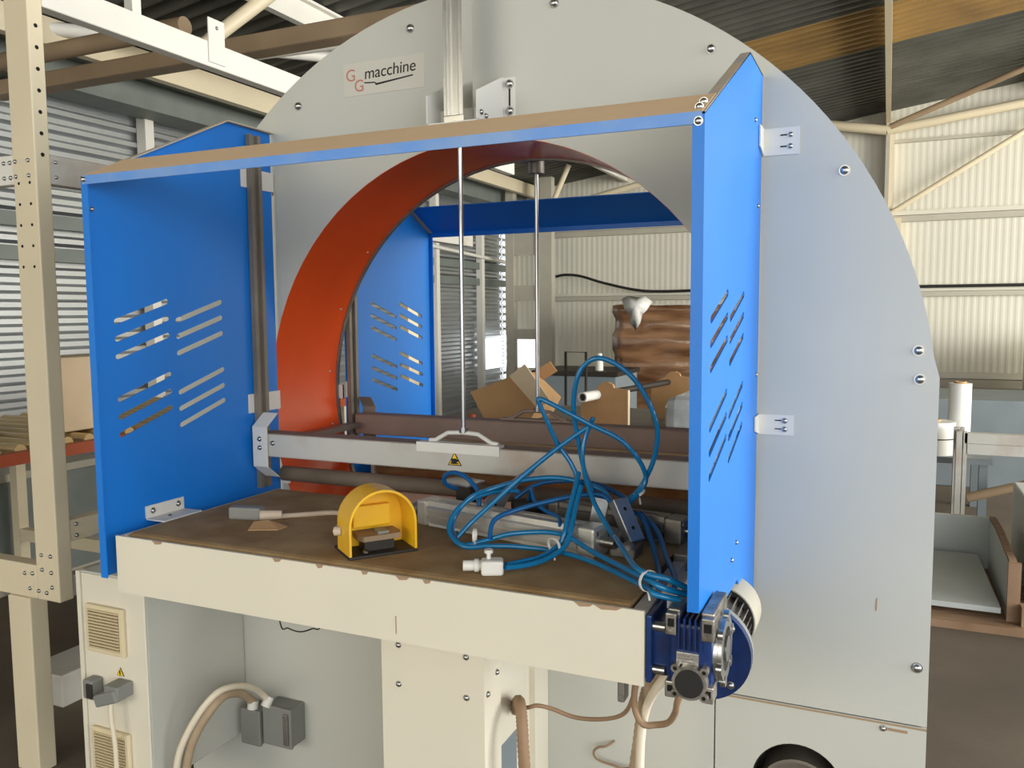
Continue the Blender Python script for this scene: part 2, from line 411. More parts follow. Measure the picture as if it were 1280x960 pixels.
XGL, XGR = -1.196, .0856
GW = .018
def guard(poly, holes, x_out, inward, front_y, label, rear=False):
    xa, xb = (x_out, x_out + .003 * inward)
    p = part('guard_panel', MB().holed([(front_y + (.003 if not rear else -.003), q[1]) if abs(q[0] - front_y) < 1e-6 else q for q in poly], holes, 'x', xa, xb), 'guard_blue', mc, label)
    x0, x1 = sorted((xa, x_out + GW * inward))
    s = -1 if not rear else 1
    zb = poly[0][1]
    part('front_flange', MB().box(x0, x1, min(front_y, front_y - s * .003), max(front_y, front_y - s * .003), zb, 1.705), 'guard_blue', p)
    # sloped and level top flange
    y2 = poly[2][0]; y3 = poly[3][0]
    m = MB().add([(x0, front_y, 1.705), (x1, front_y, 1.705), (x1, y2, 1.90), (x0, y2, 1.90), (x0, front_y, 1.702), (x1, front_y, 1.702), (x1, y2, 1.897), (x0, y2, 1.897)],
                 [(0, 1, 2, 3), (7, 6, 5, 4), (0, 4, 5, 1), (1, 5, 6, 2), (2, 6, 7, 3), (3, 7, 4, 0)])
    part('top_flange', m, 'flange_dusty', p, 'dusty sloping top flange')
    part('top_flange', MB().box(x0, x1, min(y2, y3), max(y2, y3), 1.897, 1.90), 'flange_dusty', p)
    return p
gl = guard(left_poly, SL, XGL, 1, -.595, 'blue slotted guard sheet at the far side of the table')
gr = guard(right_poly, SL, XGR, -1, -.595, 'blue slotted guard sheet above the gear motor')
gl2 = guard(rear_poly, [mir(h) for h in SL], XGL, 1, .84, 'blue slotted guard sheet behind the tunnel', True)
gr2 = guard(rear_poly, [mir(h) for h in SL], XGR, -1, .84, 'blue slotted guard sheet behind the tunnel', True)
for (y_, z_) in ((-.11, 1.79), (-.055, 1.63), (-.04, 1.285), (-.31, .965), (-.26, .985)):
    inst('rivet', RIVET_X, (XGR, y_, z_), gr)
inst('bolt', BOLT_YS, (XGR - .009, -.595, 1.692), gr)
inst('bolt', BOLT_YS, (XGL + .009, -.595, 1.698), gl)
inst('rivet', RIVET_X, (XGL + .004, -.575, 1.64), gl)
# hoods: a narrow blue lip and a dusty sloping strip
def hood(rear):
    f = (lambda y: RY - y) if rear else (lambda y: y)
    x0, x1 = XGL + .004, XGR - .004
    hp = part('guard_hood', MB().box(x0, x1, *sorted((f(-.596), f(-.593))), 1.688, 1.706), 'hood_lip' if not rear else 'guard_blue', mc, 'narrow blue hood lip across the guards')
    L = .115 if not rear else .17; d = Vector((.415, .195)).normalized() * L
    ya, za, yb, zb = -.595, 1.706, -.595 + d.x, 1.706 + d.y
    m = MB().add([(x0, f(ya), za), (x1, f(ya), za), (x1, f(yb), zb), (x0, f(yb), zb), (x0, f(ya), za - .003), (x1, f(ya), za - .003), (x1, f(yb), zb - .003), (x0, f(yb), zb - .003)],
                 [(0, 1, 2, 3), (7, 6, 5, 4), (0, 4, 5, 1), (1, 5, 6, 2), (2, 6, 7, 3), (3, 7, 4, 0)])
    part('hood_slope', m, 'hood_top' if not rear else 'guard_blue', hp, 'dust covered sloping strip of the hood' if not rear else None)
    if not rear:
        for y_, z_ in ((-.575, 1.7165), (-.545, 1.7305)):
            o = inst('bolt', BOLT_YS, (XGR - .012, y_, z_), hp)
hood(False); hood(True)
# L brackets between plate and guards
def bracket(xg, s, z0, z1, yp, dirn):
    # tab on the plate (s: outward side in x), tab along the guard
    xa, xb = sorted((xg, xg + s * .072)); ya, yb = sorted((yp, yp + dirn * .003))
    m = MB().box(xa, xb, ya, yb, z0, z1)
    ya, yb = sorted((yp, yp + dirn * .055)); xa, xb = sorted((xg, xg + s * .003))
    m.prism([(ya, z0 + (.012 if dirn < 0 else 0)), (ya, z1), (yb, z1), (yb, z0)] if dirn < 0 else [(ya, z0), (ya, z1), (yb, z1), (yb, z0 + .012)], 'x', xa, xb)
    b = part('mounting_bracket', m, 'bracket_white', mc)
    me = BOLT_YS if dirn < 0 else BOLT_YP
    for t in (.3, .72): inst('bolt', me, (xg + s * .055, yp + dirn * .003, z0 + (z1 - z0) * t), b)
    if dirn < 0:
        part('slot', MB().box(min(xg + s * .035, xg + s * .05), max(xg + s * .035, xg + s * .05), yp - .0036, yp - .003, z0 + (z1 - z0) * .28, z0 + (z1 - z0) * .33), 'dark_hole', b)
        part('slot', MB().box(min(xg + s * .035, xg + s * .05), max(xg + s * .035, xg + s * .05), yp - .0036, yp - .003, z0 + (z1 - z0) * .70, z0 + (z1 - z0) * .75), 'dark_hole', b)
    return b
for (z0, z1) in ((1.737, 1.792), (1.155, 1.198)):
    bracket(XGR + .001, 1, z0, z1, 0, -1); bracket(XGL - .001, -1, z0, z1, 0, -1)
    bracket(XGR + .001, 1, z0, z1, YR, 1); bracket(XGL - .001, -1, z0, z1, YR, 1)
# vertical guide channels inside the guards and their pale holders
def guide(xg, s, rear):
    f = (lambda y: RY - y) if rear else (lambda y: y)
    ya, yb = sorted((f(-.108), f(-.066)))
    x0, x1 = sorted((xg + s * .006, xg + s * .010))
    xo0, xo1 = sorted((xg + s * .010, xg + s * .020))
    m = MB().box(x0, x1, ya, yb, .956, 1.88).box(xo0, xo1, ya, ya + .012, .956, 1.88).box(xo0, xo1, yb - .012, yb, .956, 1.88)
    g = part('guide_channel', m, 'guide_brown', mc)
    x2, x3 = sorted((xg + s * .010, xg + s * .013))
    for z0 in (1.745, 1.158):
        y2, y3 = sorted((f(-.128), f(-.003) if not rear else .306))
        part('guide_holder', MB().box(min(xg + s * .0035, xg + s * .0055), max(xg + s * .0035, xg + s * .0055), y2, y3, z0, z0 + .05), 'bracket_white', g)
for rear in (False, True):
    guide(XGL, 1, rear); guide(XGR, -1, rear)
part('end_stop', MB().box(-1.172, -1.15, -.03, -.02, .955, 1.0), 'bracket_white', mc)

# pressure beams with end brackets, handles, lifting rods
def beam(rear):
    f = (lambda y: RY - y) if rear else (lambda y: y)
    mt = 'beam_paint' if not rear else 'beam_dusty'
    ya, yb = sorted((f(-.125), f(-.065)))
    b = part('pressure_beam', MB().bev(-1.165, .055, ya, yb, 1.046, 1.106, .004), mt, mc, 'square pressure beam across the tunnel')
    part('dust_layer', MB().box(-1.164, .054, ya + .002, yb - .002, 1.106, 1.1075), 'beam_dusty', b)
    for (xe, s) in ((XGL + .02, 1), (XGR - .02, -1)):
        y0, y1 = sorted((f(-.132), f(-.129)))
        xa, xb = sorted((xe - s * .002, xe + s * .045)); xm = xe + s * .045
        m = MB().prism([(xa, 1.02), (xb, 1.02), (xb, 1.125), (xa, 1.125)], 'y', y0, y1)
        # bent ears above and below that turn back to the guide
        for (z0, z1, dz) in ((1.125, 1.158, 1), (1.02, .988, -1)):
            yy = f(-.132); y2 = f(-.095)
            m.add([(xa, yy, z0), (xb, yy, z0), (xb + .006, y2, z1), (xa + .006, y2, z1), (xa, yy + (.003 if not rear else -.003), z0), (xb, yy + (.003 if not rear else -.003), z0), (xb + .006, y2 + .003, z1), (xa + .006, y2 + .003, z1)],
                  [(0, 1, 2, 3), (7, 6, 5, 4), (0, 4, 5, 1), (1, 5, 6, 2), (2, 6, 7, 3), (3, 7, 4, 0)])
        eb = part('end_bracket', m, mt if rear else 'bracket_white', mc)
        me = BOLT_YS if not rear else BOLT_YP
        for (dx, z) in ((.021, 1.093), (.021, 1.070), (.058, 1.083)):
            inst('bolt', me, (xe + s * dx, (y0 if not rear else y1) if dx < .05 else (ya if not rear else yb), z), eb)
    y0, y1 = sorted((f(-.128), f(-.1)))
    part('handle_plate', MB().box(-.684, -.466, y0, y1, 1.090, 1.113), 'bracket_white' if not rear else 'beam_dusty', mc)
    yh = f(-.105)
    part('lift_handle', MB().tube([(-.660, yh, 1.114), (-.643, yh, 1.116), (-.61, yh, 1.135), (-.57, yh, 1.137), (-.53, yh, 1.135), (-.495, yh, 1.116), (-.478, yh, 1.114)], .0055, 8, 1), 'bracket_white' if not rear else 'beam_dusty', mc)
    rd = part('lift_rod', MB().cyl((-.568, yh, 1.135), (-.568, yh, 1.86), .0055, 10), 'steel', mc)
    part('rod_nut', MB().cyl((-.568, yh, 1.137), (-.568, yh, 1.149), .011, 6), 'steel', rd)
    return b
fb = beam(False); beam(True)
def warn(cx, cy, cz, s, parent, nm='warning_sign'):
    tri = [(cx - s, cz - s * .58), (cx + s, cz - s * .58), (cx, cz + s * 1.15)]
    w = part(nm, MB().prism(tri, 'y', cy - .0008, cy), 'print_black', parent, 'yellow and black triangular warning sticker')
    k = .80; c0 = (cx, cz)
    tri2 = [(c0[0] + (p[0] - c0[0]) * k, c0[1] + (p[1] - c0[1]) * k) for p in tri]
    part('sign_face', MB().prism(tri2, 'y', cy - .0014, cy - .0008), 'yellow_sign', w)
    return w
w = warn(-.582, -.125, 1.072, .0185, fb)
part('pictogram', MB().box(-.592, -.572, -.1272, -.1264, 1.065, 1.068).box(-.590, -.577, -.1272, -.1264, 1.068, 1.078).prism([(-.578, 1.068), (-.570, 1.073), (-.578, 1.078)], 'y', -.1272, -.1264), 'print_black', w)
# lifting cylinder on the front plate
cy0, cy1 = -.135, -.085
prof = []
for (x, y) in ((-.024, 0), (-.018, 0), (-.018, .006), (-.012, .006), (-.012, 0), (-.006, 0), (-.006, .004), (.006, .004), (.006, 0), (.012, 0), (.012, .006), (.018, .006), (.018, 0), (.024, 0), (.024, .05), (-.024, .05)):
    prof.append((-.568 + x, cy0 + y))
lc = part('lift_cylinder', MB().prism(prof, 'z', 1.86, 2.75), 'alu', mc, 'ribbed aluminium lifting cylinder in front of the plate')
part('end_cap', MB().bev(-.594, -.542, cy0 - .001, cy1 + .001, 1.835, 1.86, .002), 'alu', lc)
part('air_line', MB().tube([(-.60, -.10, 1.99), (-.602, -.10, 2.08), (-.599, -.10, 2.2), (-.601, -.10, 2.6)], .004, 6, 4), 'black_rubber', lc)
for (x, s) in ((-.505, 1), (-.631, -1)):
    m = MB().prism([(-.003, 1.845), (-.003, 1.965), (-.012, 1.965), (-.145, 1.906), (-.145, 1.845)], 'x', x - .0015, x + .0015)
    xa, xb = sorted((x, x + s * .03)); m.box(xa, xb, -.003, 0, 1.845, 1.965)
    cb = part('cylinder_bracket', m, 'bracket_white', mc)
    for z in (1.956, 1.894): inst('bolt', BOLT_Y, (x + s * .016, -.003, z - .006), cb)
    part('slot', MB().box(x + s * .016 - .002, x + s * .016 + .002, -.0037, -.003, 1.90, 1.945), 'dark_hole', cb)
    if s > 0:
        for (y, z) in ((-.126, 1.862), (-.102, 1.858)): inst('bolt', BOLT_X, (x + .0015, y, z), cb)
part('bracket_web', MB().box(-.631, -.505, -.083, -.08, 1.845, 1.885).box(-.631, -.505, -.14, -.03, 1.842, 1.845), 'bracket_white', mc)
# rear cylinder foot at the top of the tunnel
part('rod_gland', MB().cyl((-.568, .35, 1.80), (-.568, .35, 1.85), .022, 14).box(-.63, -.51, .31, .40, 1.838, 1.846), 'dull_steel', mc)
# rollers between table and tunnel
part('support_roller', MB().cyl((-1.16, -.035, .985), (.05, -.035, .985), .02, 20), 'roller_rubber', mc)
part('support_roller', MB().cyl((-1.16, .335, .975), (.05, .335, .975), .02, 20), 'roller_rubber', mc)
# foot column under the table
fc = part('support_column', MB().box(-.648, -.400, -.35, -.344, 0, .83).box(-.648, -.642, -.344, -.001, 0, .83).box(-.406, -.400, -.344, -.27, 0, .83).box(-.42, -.4135, -.275, -.08, 0, .83).box(-.4135, -.399, -.085, -.001, 0, .83), 'cream_paint', mc, 'cream bolted steel column carrying the table')
for (x, z) in ((-.604, .709), (-.441, .709), (-.605, .622), (-.441, .622)): inst('bolt', BOLT_YS, (x, -.35, z), fc)
for (y, z) in ((-.335, .631), (-.29, .66), (-.06, .60)): inst('bolt', BOLT_X, (-.40, y, z), fc)
part('cable_opening', MB().box(-.4135, -.4128, -.25, -.16, .28, .47), 'bin_grey', fc)
part('base_foot', MB().box(-1.10, -.75, -.22, -.001, 0, .06), 'brown_dark', mc)
# maker's sign with its lettering
sg = part('maker_sign', MB().bev(-.957, -.719, -.0015, -.0001, 1.970, 2.052, .0005), 'sign_white', mc, 'pale maker sign with red and black lettering')
def letters(txt, size, x, z, y, material, parent, shear=0., rot=0., nm='lettering', space=1.):
    c = bpy.data.curves.new(nm, 'FONT'); c.body = txt; c.size = size; c.extrude = .0003; c.shear = shear; c.space_character = space
    o = bpy.data.objects.new(nm, c); COL.objects.link(o)
    bpy.context.view_layer.update()
    me = bpy.data.meshes.new_from_object(o.evaluated_get(bpy.context.evaluated_depsgraph_get()))
    bpy.data.objects.remove(o); bpy.data.curves.remove(c)
    R = Matrix.Rotation(rot, 4, 'Y') @ Matrix.Rotation(PI / 2, 4, 'X')
    me.transform(R); me.materials.clear(); me.materials.append(MATS[material])
    return inst(nm, me, (x, y, z), parent)
letters('G', .042, -.949, 2.008, -.0018, 'print_red', sg)
letters('G', .042, -.924, 1.980, -.0018, 'print_red', sg)
letters('macchine', .041, -.893, 2.008, -.0018, 'print_black', sg, shear=.1, rot=-.03, space=.98)
part('underline', MB().prism([(-.893, 1.998), (-.862, 1.996), (-.858, 1.990), (-.75, 2.001), (-.75, 2.004), (-.856, 1.995), (-.862, 1.999), (-.893, 2.001)], 'y', -.0022, -.0015), 'print_black', sg)

# ------------------------------------------------------------------ conveyor tables
T = .95
def table(rear):
    f = (lambda y: RY + .055 - y) if rear else (lambda y: y)
    lab = 'cream edged conveyor table with dusty brown belt before the tunnel' if not rear else 'conveyor table with brown belt behind the tunnel'
    t = thing('conveyor_table', (-.575, f(-.32), .83), lab, 'conveyor')
    def B(m, x0, x1, ya, yb, z0, z1): return m.box(x0, x1, *sorted((f(ya), f(yb))), z0, z1)
    a = part('apron', B(MB(), -1.15, 0, -.592, -.586, .83, .952), 'cream_paint', t, 'cream painted front apron with chipped edge')
    if not rear:
        for (x, w_) in ((-1.03, .03), (-.72, .022), (-.62, .018), (-.52, .016), (-.10, .035), (-.44, .03), (-.06, .05), (-.39, .018)):
            part('paint_chip', MB().prism([(x - w_ / 2, .9525), (x + w_ / 2, .9525), (x + w_ * .3, .947), (x - w_ * .2, .945)], 'y', -.5925, -.592), 'chip', a)
        part('crack', MB().box(-.456, -.454, -.5925, -.592, .845, .878), 'chip', a)
    part('side_rail', B(MB(), -1.15, -1.138, -.586, -.07, .83, .95), 'cream_paint', t)
    part('side_rail', B(MB(), -.022, 0, -.586, -.07, .84, .948), 'beam_paint', t)
    part('bed', B(MB(), -1.138, -.022, -.586, -.07, .83, .86), 'cream_paint', t)
    # belt with rounded nose
    pf = []
    for i in range(9):
        a_ = PI / 2 + PI * i / 8
        pf.append((-.560 + .024 * math.cos(a_), .93 + .0245 * math.sin(a_)))
    for i in range(9):
        a_ = -PI / 2 + PI * i / 8
        pf.append((-.095 + .022 * math.cos(a_), .93 + .0245 * math.sin(a_)))
    m = MB().prism([(f(p[0]), p[1]) for p in pf], 'x', -1.132, -.028)
    part('belt', m, 'belt', t, 'dusty brown textured conveyor belt')
    if not rear:
        br = part('guard_bracket', MB().box(-1.193, -1.19, -.474, -.362, .957, .985).box(-1.19, -1.135, -.474, -.362, .954, .957), 'bracket_white', t)
        for y in (-.455, -.38): inst('bolt', BOLT_X, (-1.19, y, .972), br)
        inst('bolt', MB().dome((0, 0, 0), (0, 0, 1), .005, .004, 10, 2).mesh('bolt', (0, 0, 0), 'steel'), (-1.165, -.43, .957), br)
        part('end_block', MB().bev(-.024, .028, -.30, -.10, .93, .962, .004), 'dull_steel', t)
    else:
        for x in (-1.12, -.06):
            part('leg', MB().box(x - .03, x + .03, .6, .66, 0, .83), 'cream_paint', t)
table(False); table(True)

# ------------------------------------------------------------------ gear motor
gm = thing('gear_motor', (.07, -.45, .75), 'blue worm gear motor with finned silver body at the table corner', 'motor')
gx0, gx1, gy0, gy1, gz0, gz1 = .036, .110, -.60, -.475, .828, .955
hs = part('gear_housing', MB().bev(gx0 + .003, gx1 - .003, gy0 + .004, gy1, gz0 + .004, gz1 - .012, .006), 'gear_blue', gm, 'blue gearbox housing')
for i in range(5):
    x = gx0 + .019 + i * .0085
    part('cooling_fin', MB().box(x, x + .003, gy0 - .002, gy1 - .02, .903, .953), 'gear_blue', hs)
for (x, z, w_, h_) in ((gx0, .925, .017, .034), (gx1 - .019, .922, .019, .036), (gx0, .826, .016, .026), (gx1 - .018, .826, .018, .026)):
    pad = part('mounting_pad', MB().bev(x, x + w_, gy0 - .004, gy0 + .03, z, z + h_, .002), 'cast_alu', hs)
    part('pad_hole', MB().bev(x + .004, x + w_ - .003, gy0 - .0047, gy0 - .003, z + h_ * .4, z + h_ * .78, .0003), 'dark_hole', pad)
for x in (gx0, gx1 - .022):
    part('top_lug', MB().bev(x, x + .020, gy0 + .01, gy1 - .004, .935, .962, .003), 'cast_alu', hs)
part('name_plate', MB().bev(gx0 + .017, gx0 + .051, gy0 - .0005, gy0 + .004, .880, .899, .0004), 'alu', hs)
for k in range(3):
    part('print_line', MB().box(gx0 + .02, gx0 + .046 - .004 * k, gy0 - .0009, gy0 - .0005, .8845 + .005 * k, .8855 + .005 * k), 'dull_steel', hs)
wc = (.0755, .857)
cf = part('cap_flange', MB().cyl((wc[0], gy0 - .012, wc[1]), (wc[0], gy0 + .01, wc[1]), .0265, 28), 'cast_alu', gm, 'silver ring around the shaft cap')
for (sx, sz) in ((-1, 1), (1, 1), (-1, -1), (1, -1)):
    part('flange_ear', MB().cyl((wc[0] + sx * .022, gy0 - .011, wc[1] + sz * .020), (wc[0] + sx * .022, gy0 + .006, wc[1] + sz * .020), .0068, 12), 'cast_alu', cf)
    part('ear_hole', MB().cyl((wc[0] + sx * .022, gy0 - .0116, wc[1] + sz * .020), (wc[0] + sx * .022, gy0 - .0109, wc[1] + sz * .020), .0032, 10), 'dark_hole', cf)
part('shaft_cap', MB().cyl((wc[0], gy0 - .015, wc[1]), (wc[0], gy0 - .011, wc[1]), .0215, 28), 'black_rubber', gm, 'round black rubber cap')
part('output_cover', MB().cyl((gx1 - .004, -.54, .892), (gx1 + .003, -.54, .892), .052, 32).ring((gx1 + .003, -.54, .892), (gx1 + .009, -.54, .892), .05, .034, 32).cyl((gx1 + .003, -.54, .892), (gx1 + .011, -.54, .892), .02, 20), 'steel', gm, 'bright round side cover of the gearbox')
for k in range(6):
    a = k * PI / 3 + .3
    part('cover_lobe', MB().cyl((gx1 + .002, -.54 + .05 * math.cos(a), .892 + .05 * math.sin(a)), (gx1 + .010, -.54 + .05 * math.cos(a), .892 + .05 * math.sin(a)), .009, 10), 'steel', gm)
part('output_spacer', MB().bev(.003, gx0 + .004, -.575, -.50, .845, .93, .004), 'gear_blue', gm)
part('spacer_flange', MB().bev(.001, .011, -.588, -.485, .835, .945, .003), 'gear_blue', gm)
for (y, z) in ((-.575, .925), (-.575, .855)):
    part('spacer_nut', MB().cyl((.011, y, z), (.030, y, z), .0085, 6), 'steel', gm)
part('shaft', MB().cyl((-.01, -.54, .892), (gx0, -.54, .892), .02, 20), 'dull_steel', gm)
mx, mz = .058, .832
nf = part('input_neck', MB().cyl((mx, gy1 - .01, mz), (mx, -.42, mz), .05, 28), 'gear_blue', gm)
mf = part('motor_flange', MB().cyl((mx, -.428, mz), (mx, -.412, mz), .083, 48), 'gear_blue', gm, 'round dark blue motor flange')
part('flange_rim', MB().ring((mx, -.4125, mz), (mx, -.400, mz), .0835, .06, 48), 'alu', mf)
for a in (PI / 4, -PI / 4, 3 * PI / 4, -3 * PI / 4):
    p_ = (mx + .07 * math.cos(a), -.428, mz + .07 * math.sin(a)); inst('bolt', BOLT_YS, p_, mf)
mb_ = part('motor_body', MB().cyl((mx, -.402, mz), (mx, -.245, mz), .050, 32), 'cast_alu', gm, 'silver finned motor body')
for i in range(26):
    a = 2 * PI * i / 26
    c, s_ = math.cos(a), math.sin(a)
    u = Vector((c, 0, s_)); w_ = Vector((-s_, 0, c)) * .0012
    b0 = Vector((mx, 0, mz)); vs = []
    for y in (-.395, -.25):
        for r in (.048, .060):
            for sg_ in (-1, 1): q = b0 + u * r + w_ * sg_; vs.append((q.x, y, q.z))
    part('motor_fin', MB().add(vs, [(0, 1, 3, 2), (4, 6, 7, 5), (0, 4, 5, 1), (2, 3, 7, 6), (0, 2, 6, 4), (1, 5, 7, 3)]), 'cast_alu', mb_)
part('fan_cover', MB().ring((mx, -.262, mz), (mx, -.18, mz), .066, .0635, 40).cyl((mx, -.183, mz), (mx, -.175, mz), .066, 40, .058), 'fan_cover', gm, 'pale sheet metal fan cover')
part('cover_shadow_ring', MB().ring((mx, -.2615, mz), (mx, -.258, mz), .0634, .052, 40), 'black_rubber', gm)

# ------------------------------------------------------------------ control cabinet
cb = thing('control_cabinet', (-1.47, -.17, .2), 'cream control cabinet with two vent grilles and cable plugs below the guard', 'cabinet')
bd = part('cabinet_body', MB().bev(-1.585, -1.352, -.345, -.001, .20, .752, .004), 'plate_paint', cb)
dr = part('cabinet_door', MB().bev(-1.575, -1.352, -.35, -.345, .205, .748, .002), 'cream_paint', cb)
part('door_edge', MB().box(-1.592, -1.578, -.352, -.33, .20, .752), 'cream_paint', cb)
for (z0, z1) in ((.545, .672), (.215, .340)):
    g = part('vent_grille', MB().bev(-1.552, -1.418, -.362, -.350, z0, z1, .004), 'vent_cream', cb)
    for k in range(13):
        zz = z0 + .014 + k * (z1 - z0 - .028) / 12
        part('slat', MB().add([(-1.540, -.3622, zz - .003), (-1.432, -.3622, zz - .003), (-1.432, -.366, zz + .0035), (-1.540, -.366, zz + .0035), (-1.540, -.361, zz + .0035), (-1.432, -.361, zz + .0035)],
                              [(0, 1, 2, 3), (3, 2, 5, 4), (0, 3, 4), (1, 5, 2), (0, 4, 5, 1)]), 'vent_cream', g)
    part('grille_gap', MB().box(-1.541, -1.431, -.3622, -.3618, z0 + .012, z1 - .012), 'brown_dark', g)
s1 = part('power_socket', MB().bev(-1.548, -1.510, -.385, -.35, .425, .478, .006), 'grey_plastic', cb, 'grey power socket on the door')
part('socket_face', MB().bev(-1.530, -1.508, -.39, -.384, .432, .470, .003), 'dark_steel', s1)
s2 = part('cable_plug', MB(Matrix.Translation((-1.44, -.385, .452)) @ Matrix.Rotation(-.35, 4, 'Y')).bev(-.045, .035, -.02, .02, -.016, .016, .005), 'grey_plastic', cb, 'grey cable plug hanging from the door')
part('plug_housing', MB().bev(-1.452, -1.402, -.40, -.35, .448, .486, .005), 'grey_plastic', s2)
w2 = warn(-1.445, -.351, .499, .013, cb, 'warning_label')
part('pictogram', MB().prism([(-1.447, .506), (-1.443, .506), (-1.445, .499), (-1.442, .499), (-1.447, .490), (-1.446, .497), (-1.449, .497)], 'y', -.353, -.3524), 'print_black', w2)
solo('power_cable', MB().tube([(-1.44, -.387, .45), (-1.44, -.39, .40), (-1.435, -.386, .3), (-1.437, -.386, .1), (-1.44, -.40, .012), (-1.46, -.46, .010)], .006, 8), 'conduit_white', 'cream cable hanging down the cabinet door', 'cable')
# junction boxes on the plate beside the cabinet
def jbox(x0, x1, z0, z1, lab):
    j = thing('junction_box', ((x0 + x1) / 2, -.03, z0), lab, 'junction box', 'junction boxes beside the cabinet')
    part('box_body', MB().bev(x0, x1, -.055, -.001, z0, z1, .004), 'grey_plastic', j)
    part('box_lid', MB().bev(x0 - .002, x1 + .002, -.066, -.055, z0 - .002, z1 + .002, .003), 'grey_plastic', j)
    return j
j1 = jbox(-1.235, -1.14, .215, .325, 'grey junction box with a clear latch, right beside its twin')
part('latch', MB().bev(-1.162, -1.145, -.072, -.066, .225, .315, .003), 'dull_steel', j1)
j2 = jbox(-1.315, -1.25, .20, .30, 'narrow grey junction box between cabinet and the latch box')
part('cable_gland', MB().cyl((-1.222, -.07, .325), (-1.218, -.055, .348), .014, 12), 'white_plastic', j1)
part('cable_gland', MB().cyl((-1.282, -.055, .30), (-1.282, -.05, .322), .015, 12), 'white_plastic', j2)
solo('flexible_conduit', MB().tube([(-1.219, -.062, .342), (-1.225, -.085, .372), (-1.212, -.14, .414), (-1.206, -.2, .443), (-1.214, -.25, .448), (-1.24, -.28, .413), (-1.274, -.30, .351), (-1.300, -.31, .285), (-1.315, -.31, .20), (-1.31, -.32, .06), (-1.29, -.33, .014)], .009, 8), 'conduit_white', 'pale conduit arching from the latch box to the floor', 'conduit')
solo('flexible_conduit', MB().tube([(-1.283, -.052, .32), (-1.284, -.075, .345), (-1.275, -.12, .376), (-1.27, -.18, .392), (-1.284, -.22, .360), (-1.303, -.25, .308), (-1.322, -.26, .241), (-1.328, -.27, .14), (-1.325, -.28, .03), (-1.33, -.29, .016)], .011, 8, 8, rib=.08), 'conduit_tan', 'ribbed tan conduit arching from the narrow junction box', 'conduit')

# ------------------------------------------------------------------ things lying on the table
# foot pedal with yellow hood
pu = Vector((.61, .79, 0)).normalized(); pn = Vector((.79, -.61, 0)).normalized()
PM = Matrix.Identity(4)
po = Vector((-.5355, -.503, .9545))
for i in range(3): PM[i][0] = pu[i]; PM[i][1] = -pn[i]; PM[i][2] = (0, 0, 1)[i]; PM[i][3] = po[i]
fpd = thing('foot_pedal', tuple(PM @ Vector((0, .05, 0))), 'yellow hooded foot pedal switch standing on the brown belt', 'foot pedal')
hw = .068; hh = .128
def archp(r, hgt, n=20):
    c = hgt - r
    return [(r, .004), (r, c)] + [(r * math.cos(PI * i / n), c + r * math.sin(PI * i / n)) for i in range(1, n)] + [(-r, c), (-r, .004)]
po_, pi_ = archp(hw, hh), archp(hw - .0045, hh - .0045)
m = MB(PM); n = len(po_); vs = []
for y0_, lst in ((0, po_), (.076, po_), (.076, pi_), (0, pi_)): vs += [(p[0], y0_ + (.018 if (p[1] < .01 and y0_ == 0) else 0) * 0, p[1]) for p in lst]
for a in range(4):
    b = (a + 1) % 4
    m.add(vs, [(a * n + i, a * n + i + 1, b * n + i + 1, b * n + i) for i in range(n - 1)], a in (0, 2))
m.add([vs[k * n] for k in range(4)], [(0, 1, 2, 3)]); m.add([vs[k * n + n - 1] for k in range(4)], [(3, 2, 1, 0)])
hd = part('hood', m, 'yellow', fpd, 'yellow arched plastic hood')
part('hood_back', MB(PM).prism(pi_, 'y', .073, .0755), 'yellow', fpd)
part('inner_block', MB(PM).bev(-.042, .035, .056, .073, .045, .088, .003), 'yellow', fpd)
part('base_plate', MB(PM).bev(-.069, .069, -.002, .10, 0, .006, .002), 'dark_steel', fpd)
tr = part('treadle', MB(PM).prism([(-.036, .012), (.038, .012), (.045, .03), (.043, .07), (-.04, .07), (-.043, .03)], 'z', .028, .038), 'rafter_brown', fpd, 'brown dusty treadle')
part('treadle_tongue', MB(PM).box(-.004, .018, .02, .05, .038, .043), 'grey_plastic', tr)
part('treadle_foot', MB(PM).box(-.03, .03, .025, .06, .006, .028), 'dark_steel', fpd)
part('screw', MB(PM).dome((-.03, .02, .006), (0, 0, 1), .006, .006, 10, 2), 'steel', fpd)
part('cable_gland', MB(PM).cyl((-.066, .055, .045), (-.078, .062, .044), .009, 12), 'cable_grey', fpd)
# its cable and plug
cp = thing('pedal_cable', (-.94, -.37, .9545), 'pale grey pedal cable ending in a plug on the belt', 'cable')
g0 = PM @ Vector((-.076, .061, .044))
part('cable', MB().tube([tuple(g0), (-.70, -.40, .985), (-.75, -.325, .965), (-.812, -.275, .9605), (-.87, -.315, .9605), (-.92, -.365, .962)], .006, 8), 'cable_grey', cp)
part('strain_relief', MB().cyl((-.905, -.352, .9655), (-.945, -.378, .966), .010, 12, .012), 'cable_grey', cp)
part('plug', MB(Matrix.Translation((-.982, -.378, .969)) @ Matrix.Rotation(.22, 4, 'Z')).bev(-.04, .038, -.015, .015, -.0145, .0145, .005), 'grey_plastic', cp, 'grey plastic plug')
# scrap of cardboard
solo('cardboard_scrap', MB(Matrix.Translation((-.888, -.425, .9546)) @ Matrix.Rotation(.5, 4, 'Z')).add([(-.035, -.02, 0), (.03, -.024, 0), (.045, 0, .001), (.0, .022, .011), (-.03, .018, .009), (-.035, -.02, .0015), (.03, -.024, .0015), (.045, 0, .0025), (.0, .022, .0125), (-.03, .018, .0105)],
     [(0, 4, 3, 2, 1), (5, 6, 7, 8, 9), (0, 1, 6, 5), (1, 2, 7, 6), (2, 3, 8, 7), (3, 4, 9, 8), (4, 0, 5, 9)]), 'cardboard', 'torn brown cardboard scrap lying on the belt', 'scrap')

